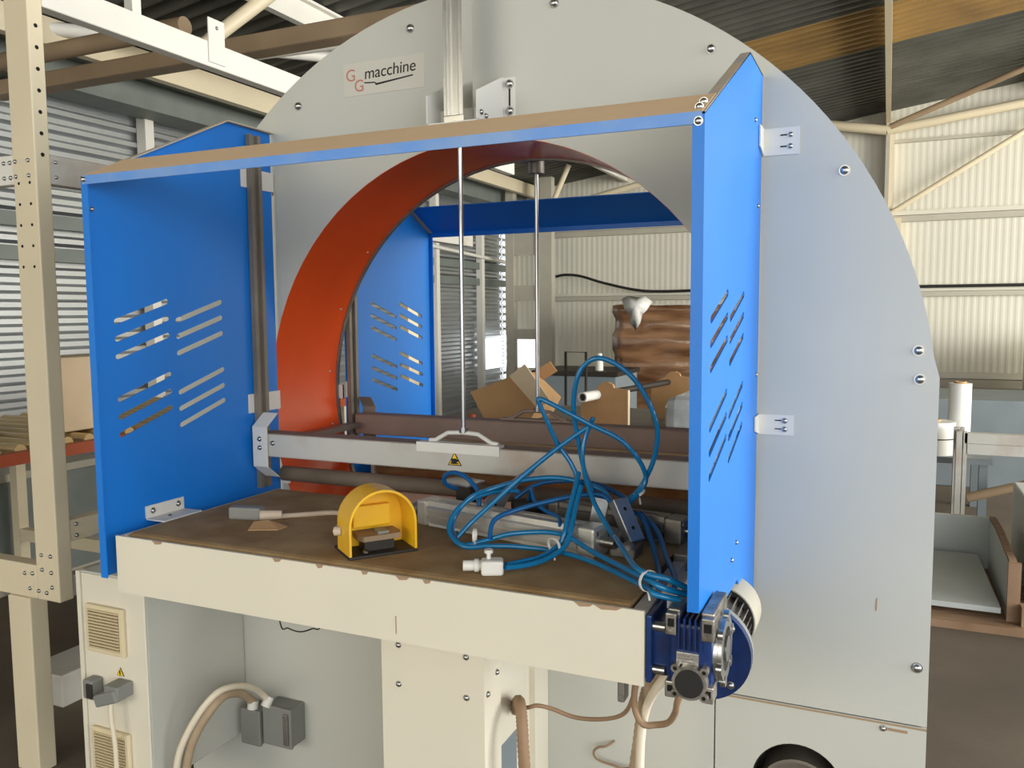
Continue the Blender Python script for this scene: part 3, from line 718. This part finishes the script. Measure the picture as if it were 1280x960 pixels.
def frame_along(p0, p1):
    p0 = Vector(p0); p1 = Vector(p1); d = (p1 - p0).normalized(); s_ = d.cross(Vector((0, 0, 1))).normalized(); u_ = s_.cross(d)
    M_ = Matrix.Identity(4)
    for i in range(3): M_[i][0] = d[i]; M_[i][1] = s_[i]; M_[i][2] = u_[i]; M_[i][3] = p0[i]
    return M_, (p1 - p0).length
def air_cylinder(p0, p1, r, lab, material, rodl=.05, rod2=.03):
    M_, L = frame_along(p0, p1)
    t = thing('air_cylinder', (Vector(p0) + Vector(p1)) / 2 - Vector((0, 0, r)), lab, 'pneumatic cylinder')
    k = r
    pr = [(-k, -k * .55), (-k * .72, -k * .55), (-k * .72, -k * .8), (-k * .8, -k), (k * .8, -k), (k * .72, -k * .8), (k * .72, -k * .55), (k, -k * .55), (k, -k * .12), (k * .84, -k * .12), (k * .84, k * .12), (k, k * .12), (k, k * .5), (k * .84, k * .62), (k * .8, k), (k * .25, k), (k * .25, k * .85), (-k * .25, k * .85), (-k * .25, k), (-k * .8, k), (-k * .84, k * .62), (-k, k * .5), (-k, k * .12), (-k * .84, k * .12), (-k * .84, -k * .12), (-k, -k * .12)]
    part('cylinder_body', MB(M_).prism(pr, 'x', .03, L - .04), material, t, 'ribbed aluminium barrel')
    for a, b in ((0, .03), (L - .04, L)):
        c = part('end_cap', MB(M_).bev(a, b, -k * 1.03, k * 1.03, -k * 1.03, k * 1.03, .006), material, t)
        for sy in (-1, 1):
            part('cap_screw', MB(M_).cyl((a - .002 if a == 0 else b + .002, sy * k * .65, k * .65), ((a + b) / 2, sy * k * .65, k * .65), .004, 8), 'dull_steel', c)
    part('piston_rod', MB(M_).cyl((-rodl, 0, 0), (0, 0, 0), k * .35, 12).cyl((L, 0, 0), (L + rod2, 0, 0), k * .4, 12), 'steel', t)
    part('rod_nut', MB(M_).cyl((-rodl * .55, 0, 0), (-rodl * .25, 0, 0), k * .55, 6), 'dull_steel', t)
    return t
air_cylinder((-.592, -.250, .9835), (-.150, -.345, .9835), .0275, 'long shiny ribbed air cylinder lying on the belt under the hoses', 'alu_body')
air_cylinder((-.33, -.14, .981), (-.02, -.20, .981), .0255, 'dull dark air cylinder lying behind the shiny one', 'dull_steel', .04, .02)
# loose brackets and valve pieces
vl = thing('valve_block', (-.115, -.30, .958), 'grey metal valve block tilted on end among the hoses', 'valve')
VM = Matrix.Translation((-.118, -.288, 1.012)) @ Matrix.Rotation(-.55, 4, 'Z') @ Matrix.Rotation(.95, 4, 'Y')
part('block', MB(VM).bev(-.045, .045, -.018, .018, -.010, .010, .002), 'zinc', vl)
for x in (-.022, .018): part('port', MB(VM).cyl((x, 0, .0098), (x, 0, .0105), .004, 10), 'dark_hole', vl)
part('side_plate', MB(Matrix.Translation((-.185, -.262, 1.005)) @ Matrix.Rotation(.25, 4, 'Z') @ Matrix.Rotation(.18, 4, 'Y')).bev(-.016, .016, -.003, .003, -.047, .042, .002), 'zinc', vl)
part('valve_spool', MB().cyl((-.19, -.262, .985), (-.12, -.30, .985), .012, 14), 'dull_steel', vl)
part('clamp_foot', MB().bev(-.135, -.085, -.345, -.285, .9548, .975, .004), 'dull_steel', vl)
part('clamp_knob', MB().dome((-.098, -.345, .975), (0, 0, 1), .014, .014, 14, 3), 'dull_steel', vl)
ar = thing('clevis_arm', (-.40, -.19, .955), 'bent silver lever arm leaning on the air cylinder', 'bracket')
AM, L_ = frame_along((-.425, -.243, 1.012), (-.372, -.16, 1.070))
part('arm_plate', MB(AM).prism([(-.02, -.022), (.012, -.024), (.05, -.006), (.118, -.004), (.122, .008), (.05, .014), (.012, .022), (-.02, .018)], 'y', -.003, .003), 'zinc', ar)
part('arm_hole', MB(AM).cyl((-.003, -.0034, -.003), (-.003, .0034, -.003), .006, 10), 'dark_hole', ar)
part('arm_knuckle', MB().cyl((-.40, -.20, .995), (-.36, -.17, .995), .018, 14).box(-.40, -.35, -.20, -.15, .955, .99), 'dark_steel', ar)
mp = thing('mounting_plate', (-.545, -.15, .955), 'small flat grey plate standing at the end of the shiny cylinder', 'bracket')
part('plate', MB(Matrix.Translation((-.545, -.155, 1.032)) @ Matrix.Rotation(-.35, 4, 'Z') @ Matrix.Rotation(.08, 4, 'X')).bev(-.045, .045, -.028, .028, -.003, .003, .0015), 'zinc', mp)
part('stem', MB().bev(-.56, -.52, -.165, -.135, .955, 1.03, .003), 'dark_steel', mp)
ft = thing('air_fitting', (-.30, -.525, .9545), 'white push-in air fitting at the end of two blue hoses', 'fitting')
FM = Matrix.Translation((-.297, -.525, .9685)) @ Matrix.Rotation(.45, 4, 'Z')
part('fitting_body', MB(FM).bev(-.018, .022, -.016, .016, -.0135, .0135, .005), 'white_plastic', ft)
part('fitting_nozzle', MB(FM).cyl((-.05, .008, 0), (-.016, .008, 0), .0095, 12).cyl((-.03, .008, 0), (-.022, .008, 0), .012, 12), 'white_plastic', ft)
part('fitting_stem', MB(FM).cyl((-.004, .004, .012), (-.004, .004, .024), .004, 10).cyl((-.004, .004, .024), (-.004, .004, .030), .008, 10), 'white_plastic', ft)
for dy in (-.009, .007): part('fitting_hole', MB(FM).cyl((.0215, dy, .002), (.0226, dy, .002), .004, 10), 'dark_hole', ft)
# blue air hoses
GH = 'blue air hoses tangled over the table'
def hose(pts, lab, material='hose_blue', r=.0051):
    return solo('air_hose', MB().tube(pts, r, 8, 7), material, lab, 'hose', GH)
hose([(.052, -.535, .968), (.022, -.566, .985), (-.008, -.55, .99), (-.133, -.43, .985), (-.227, -.365, .995), (-.324, -.362, .985), (-.386, -.372, .966), (-.42, -.397, .9605), (-.453, -.375, .972), (-.466, -.352, .992), (-.456, -.338, 1.019), (-.435, -.32, 1.042), (-.412, -.29, 1.051), (-.356, -.26, 1.068), (-.292, -.24, 1.076), (-.236, -.23, 1.07), (-.18, -.24, 1.056), (-.15, -.27, 1.03)],
     'blue hose from the gear motor circling round the shiny cylinder to the valve')
hose([(.047, -.55, .963), (.01, -.567, .973), (-.011, -.545, .975), (-.134, -.432, .968), (-.226, -.385, .966), (-.312, -.378, .964), (-.369, -.385, .961), (-.415, -.405, .9605), (-.46, -.38, .98), (-.462, -.35, 1.012), (-.44, -.315, 1.035), (-.40, -.27, 1.045), (-.372, -.235, 1.04)],
     'blue hose from the gear motor to the bent lever arm')
hose([(.056, -.528, .975), (.03, -.556, .996), (-.002, -.555, 1.0), (-.033, -.535, 1.005), (-.098, -.42, 1.013), (-.13, -.345, 1.0), (-.177, -.305, 1.044), (-.203, -.28, 1.085), (-.219, -.26, 1.129), (-.215, -.25, 1.169), (-.199, -.25, 1.207)],
     'blue hose rising from the gear motor bundle to a loose upright end')
hose([(-.182, -.248, 1.02), (-.221, -.235, 1.089), (-.233, -.25, 1.168), (-.234, -.27, 1.227), (-.225, -.28, 1.279), (-.21, -.28, 1.311), (-.182, -.28, 1.328), (-.149, -.27, 1.318), (-.117, -.26, 1.292), (-.094, -.25, 1.257), (-.077, -.24, 1.214), (-.073, -.23, 1.174), (-.083, -.22, 1.124), (-.1, -.215, 1.085), (-.116, -.22, 1.057), (-.138, -.25, 1.036)],
     'blue hose making the tall round loop above the table')
hose([(-.236, -.262, 1.010), (-.231, -.25, 1.067), (-.246, -.25, 1.109), (-.272, -.26, 1.151), (-.29, -.28, 1.206), (-.301, -.29, 1.240), (-.296, -.29, 1.2445), (-.276, -.29, 1.237), (-.239, -.28, 1.217), (-.199, -.265, 1.194), (-.144, -.25, 1.166), (-.111, -.235, 1.127), (-.098, -.222, 1.087), (-.108, -.23, 1.06), (-.128, -.258, 1.035)],
     'blue hose kinked to a sharp peak beside the round loop')
hose([(-.205, -.245, 1.192), (-.263, -.27, 1.148), (-.325, -.295, 1.094), (-.385, -.32, 1.036), (-.425, -.345, .995), (-.447, -.37, .966)],
     'straight blue hose slanting down to the belt before the lever arm')
hose([(-.372, -.375, .972), (-.372, -.352, 1.005), (-.335, -.315, 1.022), (-.282, -.29, 1.037), (-.229, -.27, 1.049), (-.18, -.255, 1.052), (-.15, -.262, 1.03)],
     'dark blue hose hooked over the front of the shiny cylinder', 'hose_blue_dark')
hose([(-.365, -.195, 1.012), (-.339, -.24, 1.047), (-.316, -.275, 1.03), (-.282, -.30, 1.020), (-.246, -.325, 1.017), (-.232, -.352, 1.008)],
     'thin teal hose from the lever arm knuckle to the cylinder end', 'hose_blue_dark', .004)
hose([(-.53, -.215, 1.028), (-.545, -.235, 1.041), (-.541, -.25, 1.061), (-.515, -.26, 1.074), (-.482, -.27, 1.071), (-.455, -.28, 1.056), (-.437, -.29, 1.040), (-.432, -.30, 1.017)],
     'short blue hose looped over the small flat plate', 'hose_blue_dark')
hose([(-.277, -.505, .968), (-.262, -.47, .966), (-.240, -.425, .966), (-.222, -.385, .979), (-.214, -.372, 1.004), (-.215, -.345, 1.039), (-.216, -.31, 1.074), (-.218, -.285, 1.10)],
     'blue hose from the white fitting over the cylinder, upper of the pair')
hose([(-.272, -.52, .968), (-.248, -.48, .964), (-.226, -.435, .966), (-.207, -.395, .98), (-.202, -.374, 1.004), (-.204, -.345, 1.038), (-.206, -.305, 1.078)],
     'blue hose from the white fitting over the cylinder, lower of the pair')
hose([(-.133, -.235, 1.02), (-.10, -.245, 1.012), (-.072, -.285, .985), (-.032, -.38, .9615), (-.006, -.47, .9605), (.0, -.50, .96)],
     'dark blue hose running from the valve along the table end', 'hose_blue_dark')
hose([(-.108, -.225, 1.015), (-.066, -.255, .99), (-.026, -.345, .9685), (.012, -.44, .9655), (.024, -.49, .963)],
     'dark blue hose lying beside the end block of the table', 'hose_blue_dark')
hose([(-.395, -.20, 1.015), (-.35, -.175, 1.045), (-.28, -.165, 1.056), (-.21, -.18, 1.055), (-.15, -.21, 1.042), (-.125, -.245, 1.03)],
     'dark blue hose running low behind the lever arm', 'hose_blue_dark')
GT = 'white cable ties on the hoses'
def tie(p, d, lab, r=.017):
    d = Vector(d).normalized(); p = Vector(p)
    m = MB().ring(p - d * .0025, p + d * .0025, r, r - .0015, 16)
    m.cyl(p + Vector((0, 0, -r)), p + Vector((.004, -.006, -r - .012)), .0022, 6)
    solo('cable_tie', m, 'white_plastic', lab, 'cable tie', GT)
tie((-.004, -.552, .988), (1, -.8, 0), 'white cable tie round the hose bundle at the gear motor', .018)
tie((-.40, -.385, .9785), (1, .3, 0), 'white cable tie round the hoses lying on the belt', .014)
tie((-.110, -.226, 1.058), (.5, .5, -1), 'white cable tie below the tall round loop', .012)
tie((-.226, -.40, .982), (-.4, -1, -.2), 'white cable tie on the hoses leading to the white fitting', .015)
# cables below the table
GC = 'cables hanging below the table'
solo('flexible_conduit', MB().tube([(.022, -.47, .84), (.0, -.44, .808), (-.03, -.40, .765), (-.055, -.36, .715), (-.07, -.34, .66), (-.08, -.33, .591), (-.09, -.33, .50), (-.10, -.33, .25), (-.11, -.32, .04), (-.13, -.28, .013)], .011, 8, 10, rib=.12), 'conduit_tan', 'ribbed tan conduit hanging from the gear motor', 'conduit', GC)
solo('motor_cable', MB().tube([(.035, -.455, .835), (.015, -.452, .81), (-.02, -.42, .755), (-.052, -.375, .69), (-.066, -.365, .62), (-.07, -.36, .50), (-.075, -.36, .25), (-.08, -.36, .03), (-.05, -.36, .012)], .0085, 8), 'conduit_white', 'thick white cable hanging from the gear motor', 'cable', GC)
solo('loop_cable', MB().tube([(.03, -.43, .775), (.016, -.425, .735), (.006, -.40, .70), (-.01, -.385, .672), (-.035, -.375, .658), (-.058, -.385, .66), (-.072, -.388, .69), (-.068, -.392, .74), (-.045, -.402, .795)], .006, 8), 'conduit_brown', 'short brown cable looped below the gear motor', 'cable', GC)
solo('thin_cable', MB().tube([(-.398, -.20, .53), (-.37, -.235, .56), (-.344, -.25, .575), (-.323, -.25, .583), (-.294, -.24, .577), (-.244, -.23, .563), (-.182, -.23, .572), (-.133, -.25, .603), (-.10, -.30, .667), (-.085, -.32, .72), (-.085, -.33, .81)], .0045, 8), 'conduit_brown', 'thin brown cable sagging from the column to the table end', 'cable', GC)
solo('flexible_conduit', MB().tube([(-.41, -.17, .52), (-.385, -.215, .565), (-.360, -.26, .583), (-.345, -.285, .565), (-.336, -.30, .52), (-.333, -.30, .44), (-.335, -.30, .2), (-.34, -.31, .04), (-.36, -.36, .015)], .012, 8, 10, rib=.12), 'conduit_brown', 'ribbed brown conduit coming out of the column side', 'conduit', GC)
solo('cable_clamp', MB().bev(-.102, -.088, -.40, -.37, .70, .828, .003).cyl((-.095, -.402, .71), (-.095, -.398, .71), .006, 8), 'dull_steel', 'small steel strap holding the cables under the table edge', 'clamp')
solo('loose_wire', MB().tube([(-1.07, -.2, .83), (-1.05, -.2, .64), (-1.025, -.2, .628), (-.988, -.2, .624), (-.95, -.2, .638), (-.921, -.2, .658), (-.90, -.2, .83)], .0018, 6), 'dark_steel', 'thin dark wire sagging below the table bed', 'wire')
solo('wire_stub', MB().tube([(-.23, -.001, .402), (-.245, -.02, .395), (-.263, -.02, .389), (-.275, -.02, .374), (-.263, -.02, .357), (-.21, -.02, .349), (-.17, -.02, .33), (-.15, -.02, .1), (-.15, -.03, .008)], .003, 6), 'conduit_brown', 'brown wire stub curling out of the lower plate', 'wire')

# ------------------------------------------------------------------ steel frame beside the machine
XB = -1.9
sf = thing('gantry_frame', (XB - .05, -.15, 0), 'cream perforated steel gantry frame standing beside the machine', 'frame')
def holes(parent, pts, axis, plane, r=.006):
    for p in pts:
        if axis == 'x': m = MB().cyl((plane, p[0], p[1]), (plane + .0008, p[0], p[1]), r, 10)
        else: m = MB().cyl((p[0], plane - .0008, p[1]), (p[0], plane, p[1]), r, 10)
        part('hole', m, 'dark_hole', parent)
ps = part('post', MB().bev(XB - .098, XB, -.172, -.124, .56, 2.75, .004), 'steel_cream', sf, 'cream upright post with rows of holes')
holes(ps, [(-.148, z) for z in (2.24, 2.18, 2.12, 2.06, 2.0, 1.94, 1.88)], 'x', XB)
holes(ps, [(x, z) for x in (XB - .075, XB - .028) for z in (1.80, 1.74, 1.68, 1.62, 1.56)], 'y', -.172, .0045)
tb = part('top_beam', MB().bev(XB - .05, XB, -.124, 3.2, 2.30, 2.388, .004), 'steel_white', sf, 'white top beam running back to the wall')
lug = part('beam_lug', MB().bev(XB, XB + .006, .52, .60, 2.315, 2.47, .002), 'steel_white', tb)
inst('bolt', BOLT_X, (XB + .006, .56, 2.44), lug)
part('upright', MB().box(XB - .04, XB - .005, .20, .235, 2.388, 2.9), 'steel_white', sf)
mbm = part('side_beam', MB().bev(XB - .05, XB - .004, -.124, 2.6, 1.80, 1.885, .003), 'beam_paint', sf)
for z in (1.865, 1.822): inst('bolt', BOLT_X, (XB - .004, -.105, z), mbm)
cbm = part('cross_beam', MB().bev(XB - .64, XB - .098, -.165, -.13, 1.80, 1.885, .003), 'steel_white', sf)
for x in (XB - .145, XB - .118, XB - .085, XB - .03):
    for z in (1.863, 1.82): inst('bolt', BOLT_YS, (x, -.172 if x > XB - .098 else -.165, z), cbm)
bb = part('foot_beam', MB().bev(XB - .64, XB - .098, -.172, -.124, .56, .665, .004), 'steel_cream', sf)
for (x, z) in ((XB - .07, .70), (XB - .03, .70), (XB - .07, .655), (XB - .03, .65), (XB - .115, .638), (XB - .15, .635), (XB - .03, .605), (XB - .055, .585), (XB - .09, .587), (XB - .13, .59)):
    inst('bolt', BOLT_YS, (x, -.172, z), bb)
lw = part('lower_side_beam', MB().bev(XB - .05, XB - .006, -.124, 1.9, .735, .80, .003), 'steel_cream', sf)
for z in (.785, .75): inst('bolt', BOLT_X, (XB - .006, -.1, z), lw)
part('lower_rail', MB().bev(XB - .05, XB - .006, -.124, 1.9, .565, .63, .003), 'beam_paint', sf)
part('leg', MB().bev(XB - .225, XB - .125, -.18, -.12, 0, .56, .004), 'steel_cream', sf)
part('leg', MB().bev(XB - .05, XB, 1.85, 1.95, 0, 2.30, .004), 'steel_cream', sf)
part('leg', MB().bev(XB - .66, XB - .58, -.18, -.12, 0, 1.80, .004), 'steel_cream', sf)
solo('floor_channel', MB().bev(-2.55, -2.35, .15, 2.6, 0, .12, .006), 'beam_paint', 'low grey steel channel lying on the floor behind the frame leg', 'channel')

# ------------------------------------------------------------------ roller conveyor by the side wall
rc = thing('roller_conveyor', (-3.1, .8, 0), 'orange framed roller conveyor beside the corrugated wall', 'conveyor')
for x in (-2.62, -3.62):
    part('side_channel', MB().box(x - .02, x + .02, -.9, 2.6, .865, .91), 'orange_frame', rc)
for k in range(34):
    yk = -.85 + k * .1
    part('roller', MB().cyl((-3.6, yk, .91), (-2.64, yk, .91), .025, 10), 'roller_brass', rc)
for (x, y) in ((-2.64, -.6), (-2.64, .9), (-2.64, 2.3), (-3.6, -.6), (-3.6, .9), (-3.6, 2.3)):
    part('leg', MB().box(x - .025, x + .025, y - .025, y + .025, 0, .865), 'steel_cream', rc)
part('brace', MB().cyl((-2.62, .62, .86), (-2.62, .88, .68), .012, 8), 'steel_cream', rc)
part('stretcher', MB().box(-3.6, -2.64, .88, .92, .3, .36), 'steel_cream', rc)
solo('cardboard_carton', MB().bev(-2.93, -2.74, .50, .78, .937, 1.245, .006), 'cardboard_pale', 'tall plain beige carton standing on the roller conveyor', 'carton')
solo('carton_tray', MB().bev(-3.4, -3.0, .0, .4, .937, .99, .004), 'slate_blue', 'flat slate blue tray lying on the conveyor rollers', 'tray')
cx_ = thing('steel_locker', (-3.85, .95, 0), 'grey steel locker standing under the wall behind the conveyor', 'locker')
part('locker_body', MB().bev(-4.05, -3.70, .6, 1.5, 0, .62, .006), 'girt', cx_)
part('locker_door', MB().bev(-3.70, -3.69, .64, 1.46, .04, .58, .003), 'eave_grey', cx_)

# ------------------------------------------------------------------ things behind the tunnel
oc = thing('outfeed_conveyor', (-.95, 1.8, 0), 'low grey outfeed bench behind the rear conveyor table', 'bench')
part('bench_top', MB().bev(-1.75, -.15, .95, 2.6, .855, .885, .004), 'dull_steel', oc)
for (x, y) in ((-1.7, 1.0), (-.2, 1.0), (-1.7, 2.55), (-.2, 2.55)): part('leg', MB().box(x - .03, x + .03, y - .03, y + .03, 0, .855), 'beam_paint', oc)
ct = thing('open_carton', (-1.36, 1.95, .886), 'open brown cardboard carton tipped over with raised flap', 'carton')
part('carton_body', MB().prism([(-1.576, 1.017), (-1.345, 1.103), (-1.20, .975), (-1.25, .886), (-1.50, .886)], 'y', 1.90, 2.2), 'cardboard', ct)
part('flap', MB().prism([(-1.345, 1.105), (-1.262, 1.166), (-1.128, .99), (-1.20, .955)], 'y', 1.865, 1.872), 'cardboard_pale', ct, 'pale raised side flap')
part('flap', MB().prism([(-1.34, 1.11), (-1.26, 1.16), (-1.22, 1.11), (-1.30, 1.06)], 'y', 2.19, 2.196), 'cardboard', ct)
solo('tape_core', MB().cyl((-1.475, 1.72, .886), (-1.475, 1.72, .93), .018, 12), 'orange_frame', 'small orange core standing before the open carton', 'core')
rh = thing('roll_stand', (-.74, 1.55, .886), 'plywood roll stand holding a steel bar with a white tube end', 'stand')
rs = [(-.845, .886), (-.642, .886), (-.642, 1.09), (-.70, 1.098), (-.705, 1.112), (-.725, 1.122), (-.75, 1.120), (-.768, 1.105), (-.772, 1.095), (-.845, 1.06)]
part('front_board', MB().prism(rs, 'y', 1.50, 1.52), 'mdf', rh)
part('board_edge', MB().box(-.6425, -.637, 1.499, 1.521, .886, 1.09), 'cardboard_pale', rh)
part('rear_board', MB().prism([(x + .12, z) for x, z in rs], 'y', 2.20, 2.22), 'mdf', rh)
part('bar', MB().cyl((-.79, 1.38, 1.068), (-.63, 2.26, 1.068), .014, 12), 'dark_steel', rh)
part('tube_end', MB().ring((-.795, 1.375, 1.068), (-.775, 1.50, 1.068), .021, .015, 16), 'white_plastic', rh)
solo('film_bundle', MB().bev(-.52, -.16, 1.6, 2.0, .886, 1.06, .05), 'film_clear', 'crumpled clear plastic film bundle on the bench', 'film bundle')
tl = thing('hand_trolley', (-1.78, 4.0, 0), 'thin dark steel hand trolley frame before the end wall', 'trolley')
part('handle_frame', MB().tube([(-1.85, 4, .05), (-1.85, 4, .6), (-1.85, 4, 1.115), (-1.69, 4, 1.115), (-1.69, 4, .6), (-1.69, 4, .05)], .011, 8, 1), 'dark_steel', tl)
part('cross_bar', MB().cyl((-1.85, 4, .7), (-1.69, 4, .7), .01, 8), 'dark_steel', tl)
part('toe_plate', MB().box(-1.88, -1.66, 3.85, 4.02, .0, .04), 'dark_steel', tl)
bn = thing('storage_bin', (-2.1, 5.2, 0), 'blue grey steel storage bin before the end wall', 'bin')
part('bin_body', MB().bev(-2.5, -1.75, 4.95, 5.6, 0, .86, .01), 'bin_grey', bn)
part('bin_rim', MB().bev(-2.52, -1.73, 4.93, 5.62, .86, .90, .006), 'dark_steel', bn)
solo('spray_bottle', MB().cyl((-1.95, 5.1, .90), (-1.95, 5.1, 1.0), .035, 14).cyl((-1.95, 5.1, 1.0), (-1.95, 5.1, 1.02), .02, 12).cyl((-1.95, 5.1, 1.02), (-1.95, 5.1, 1.05), .024, 12), 'white_plastic', 'small white bottle standing on the storage bin', 'bottle')
# film wrapped pallet load
wp = thing('wrapped_pallet', (-1.5, 6.5, 0), 'tall brown pallet load wrapped in shiny stretch film', 'pallet load')
m = MB(); nz = 22; nx = 14
import random as _r
rr = _r.Random(3)
ringp = []
xs0, xs1, yf, yk = -2.1, -.85, 6.0, 7.1
def loop_at(z):
    pts = []
    for i in range(nx): pts.append((xs0 + (xs1 - xs0) * i / nx, yf))
    for i in range(nx): pts.append((xs1, yf + (yk - yf) * i / nx))
    for i in range(nx): pts.append((xs1 - (xs1 - xs0) * i / nx, yk))
    for i in range(nx): pts.append((xs0, yk - (yk - yf) * i / nx))
    return pts
vs = []; N4 = 4 * nx
for k in range(nz + 1):
    z = .14 + 1.33 * k / nz
    band = .02 * (1 if (k // 3) % 2 else -1)
    for (x, y_) in loop_at(z):
        d = Vector((x - (xs0 + xs1) / 2, y_ - (yf + yk) / 2)).normalized()
        o_ = band * .6 + rr.uniform(-.006, .006)
        vs.append((x + d.x * o_, y_ + d.y * o_, z + rr.uniform(-.01, .01)))
fs = [(k * N4 + i, k * N4 + (i + 1) % N4, (k + 1) * N4 + (i + 1) % N4, (k + 1) * N4 + i) for k in range(nz) for i in range(N4)]
fs.append(tuple(range(N4 - 1, -1, -1))); fs.append(tuple(nz * N4 + i for i in range(N4)))
m.add(vs, fs, True)
part('wrapped_stack', m, 'film_brown', wp)
part('pallet', MB().box(-2.12, -.83, 5.98, 6.1, 0, .14).box(-2.12, -.83, 6.5, 6.6, 0, .14).box(-2.12, -.83, 7.0, 7.12, 0, .14), 'wood', wp)
tail = [(-2.00, 5.93, 1.53), (-1.93, 5.90, 1.56), (-1.84, 5.92, 1.545), (-1.76, 5.90, 1.55), (-1.70, 5.93, 1.50), (-1.74, 5.88, 1.42), (-1.79, 5.91, 1.38), (-1.80, 5.87, 1.30), (-1.85, 5.90, 1.23), (-1.90, 5.88, 1.30), (-1.91, 5.91, 1.37), (-1.96, 5.89, 1.43)]
part('film_tail', MB().add(tail + [(-1.85, 5.865, 1.46), (-1.85, 5.93, 1.44)], [(i, (i + 1) % 12, 12) for i in range(12)] + [((i + 1) % 12, i, 13) for i in range(12)], True), 'roll_white', wp, 'loose white tail of stretch film')

solo('wall_cable', MB().tube([(-3.42, 7.85, 1.84), (-3.3, 7.85, 1.86), (-3.1, 7.85, 1.84), (-2.8, 7.85, 1.75), (-2.4, 7.86, 1.66), (-2.1, 7.9, 1.64), (-1.6, 7.9, 1.645), (-.8, 7.9, 1.645), (2, 7.9, 1.645), (6, 7.9, 1.645)], .016, 8), 'black_rubber', 'black cable sagging along the end wall', 'cable')

# ------------------------------------------------------------------ things to the right of the machine
def roll(x, y, z0, z1, r, lab):
    t = thing('paper_roll', (x, y, z0), lab, 'roll')
    part('roll_body', MB().cyl((x, y, z0), (x, y, z1), r, 28), 'roll_white', t)
    part('roll_core', MB().ring((x, y, z1), (x, y, z1 + .012), .04, .03, 18), 'cardboard', t)
    return t
rb = thing('roll_bench', (.75, 4.55, 0), 'low grey bench carrying the white rolls behind the machine', 'bench')
part('bench_top', MB().box(.2, .98, 4.3, 4.95, .40, .44), 'bin_grey', rb)
for (x, y) in ((.25, 4.35), (.93, 4.35), (.25, 4.9), (.93, 4.9)): part('leg', MB().box(x - .025, x + .025, y - .025, y + .025, 0, .4), 'bin_grey', rb)
roll(.805, 4.7, .44, .90, .072, 'tall narrow white roll standing on the low grey bench')
wr = roll(.64, 4.45, .44, .66, .13, 'short wide white roll with a dark band before the tall roll')
part('dark_band', MB().ring((.64, 4.45, .545), (.64, 4.45, .553), .1312, .1295, 28), 'dark_steel', wr)
tf = thing('table_frame', (1.4, 4.05, 0), 'grey steel table frame standing beside the white rolls', 'table')
part('top_rail', MB().box(.80, 2.2, 4.0, 4.06, .515, .58), 'beam_paint', tf)
part('top_rail', MB().box(.79, 2.2, 4.0, 4.07, .582, .645), 'beam_paint', tf)
for (x, y) in ((.775, 4.03), (2.15, 4.03), (.775, 4.24), (2.15, 4.24)):
    part('leg', MB().box(x - .03, x + .002, y - .03, y + .03, 0, .65).box(x + .008, x + .03, y - .03, y + .03, 0, .65), 'beam_paint', tf)
part('diagonal', MB().cyl((.83, 4.2, .2), (1.9, 4.2, .56), .03, 10), 'rafter_brown', tf)
part('side_rail', MB().box(.77, .80, 4.06, 4.24, .53, .64), 'beam_paint', tf)
solo('corner_cabinet', MB().bev(1.52, 2.4, 6.6, 7.4, 0, 1.15, .01), 'panel_pale', 'pale tall cabinet standing at the end wall on the right', 'cabinet')
solo('dark_crate', MB().bev(.55, 2.0, 5.6, 6.6, 0, .70, .01), 'bin_grey', 'grey crate standing behind the white rolls', 'crate')
# open crate with pale panels
cr = thing('panel_crate', (.72, 2.75, 0), 'low wooden edged crate of pale panels on the floor by the machine', 'crate')
part('base_board', MB().box(.42, 1.12, 2.25, 3.3, 0, .035), 'wood', cr)
part('inner_panel', MB().add([(.45, 2.36, .06), (.83, 2.36, .06), (.80, 3.1, .10), (.45, 3.1, .10), (.45, 2.36, .085), (.83, 2.36, .085), (.80, 3.1, .125), (.45, 3.1, .125)], [(0, 3, 2, 1), (4, 5, 6, 7), (0, 1, 5, 4), (1, 2, 6, 5), (2, 3, 7, 6), (3, 0, 4, 7)]), 'panel_pale', cr)
part('back_panel', MB().box(.43, .86, 3.16, 3.19, .035, .31), 'panel_pale', cr)
part('side_panel', MB().prism([(2.36, .035), (3.16, .035), (3.16, .30), (2.9, .31), (2.36, .29)], 'x', .855, .87), 'panel_pale', cr)
part('side_batten', MB().prism([(2.34, .035), (2.36, .035), (2.36, .30), (2.34, .30)], 'x', .85, .90), 'wood', cr)
part('side_batten', MB().prism([(2.36, .292), (2.9, .312), (3.18, .302), (3.18, .315), (2.9, .325), (2.36, .305)], 'x', .855, .885), 'wood', cr)
part('corner_block', MB().box(.90, .96, 2.28, 2.36, .035, .12), 'wood', cr)
solo('pale_box', MB().bev(.985, 1.5, 2.42, 3.4, .036, .47, .008), 'panel_pale', 'pale grey box standing beside the panel crate', 'box')
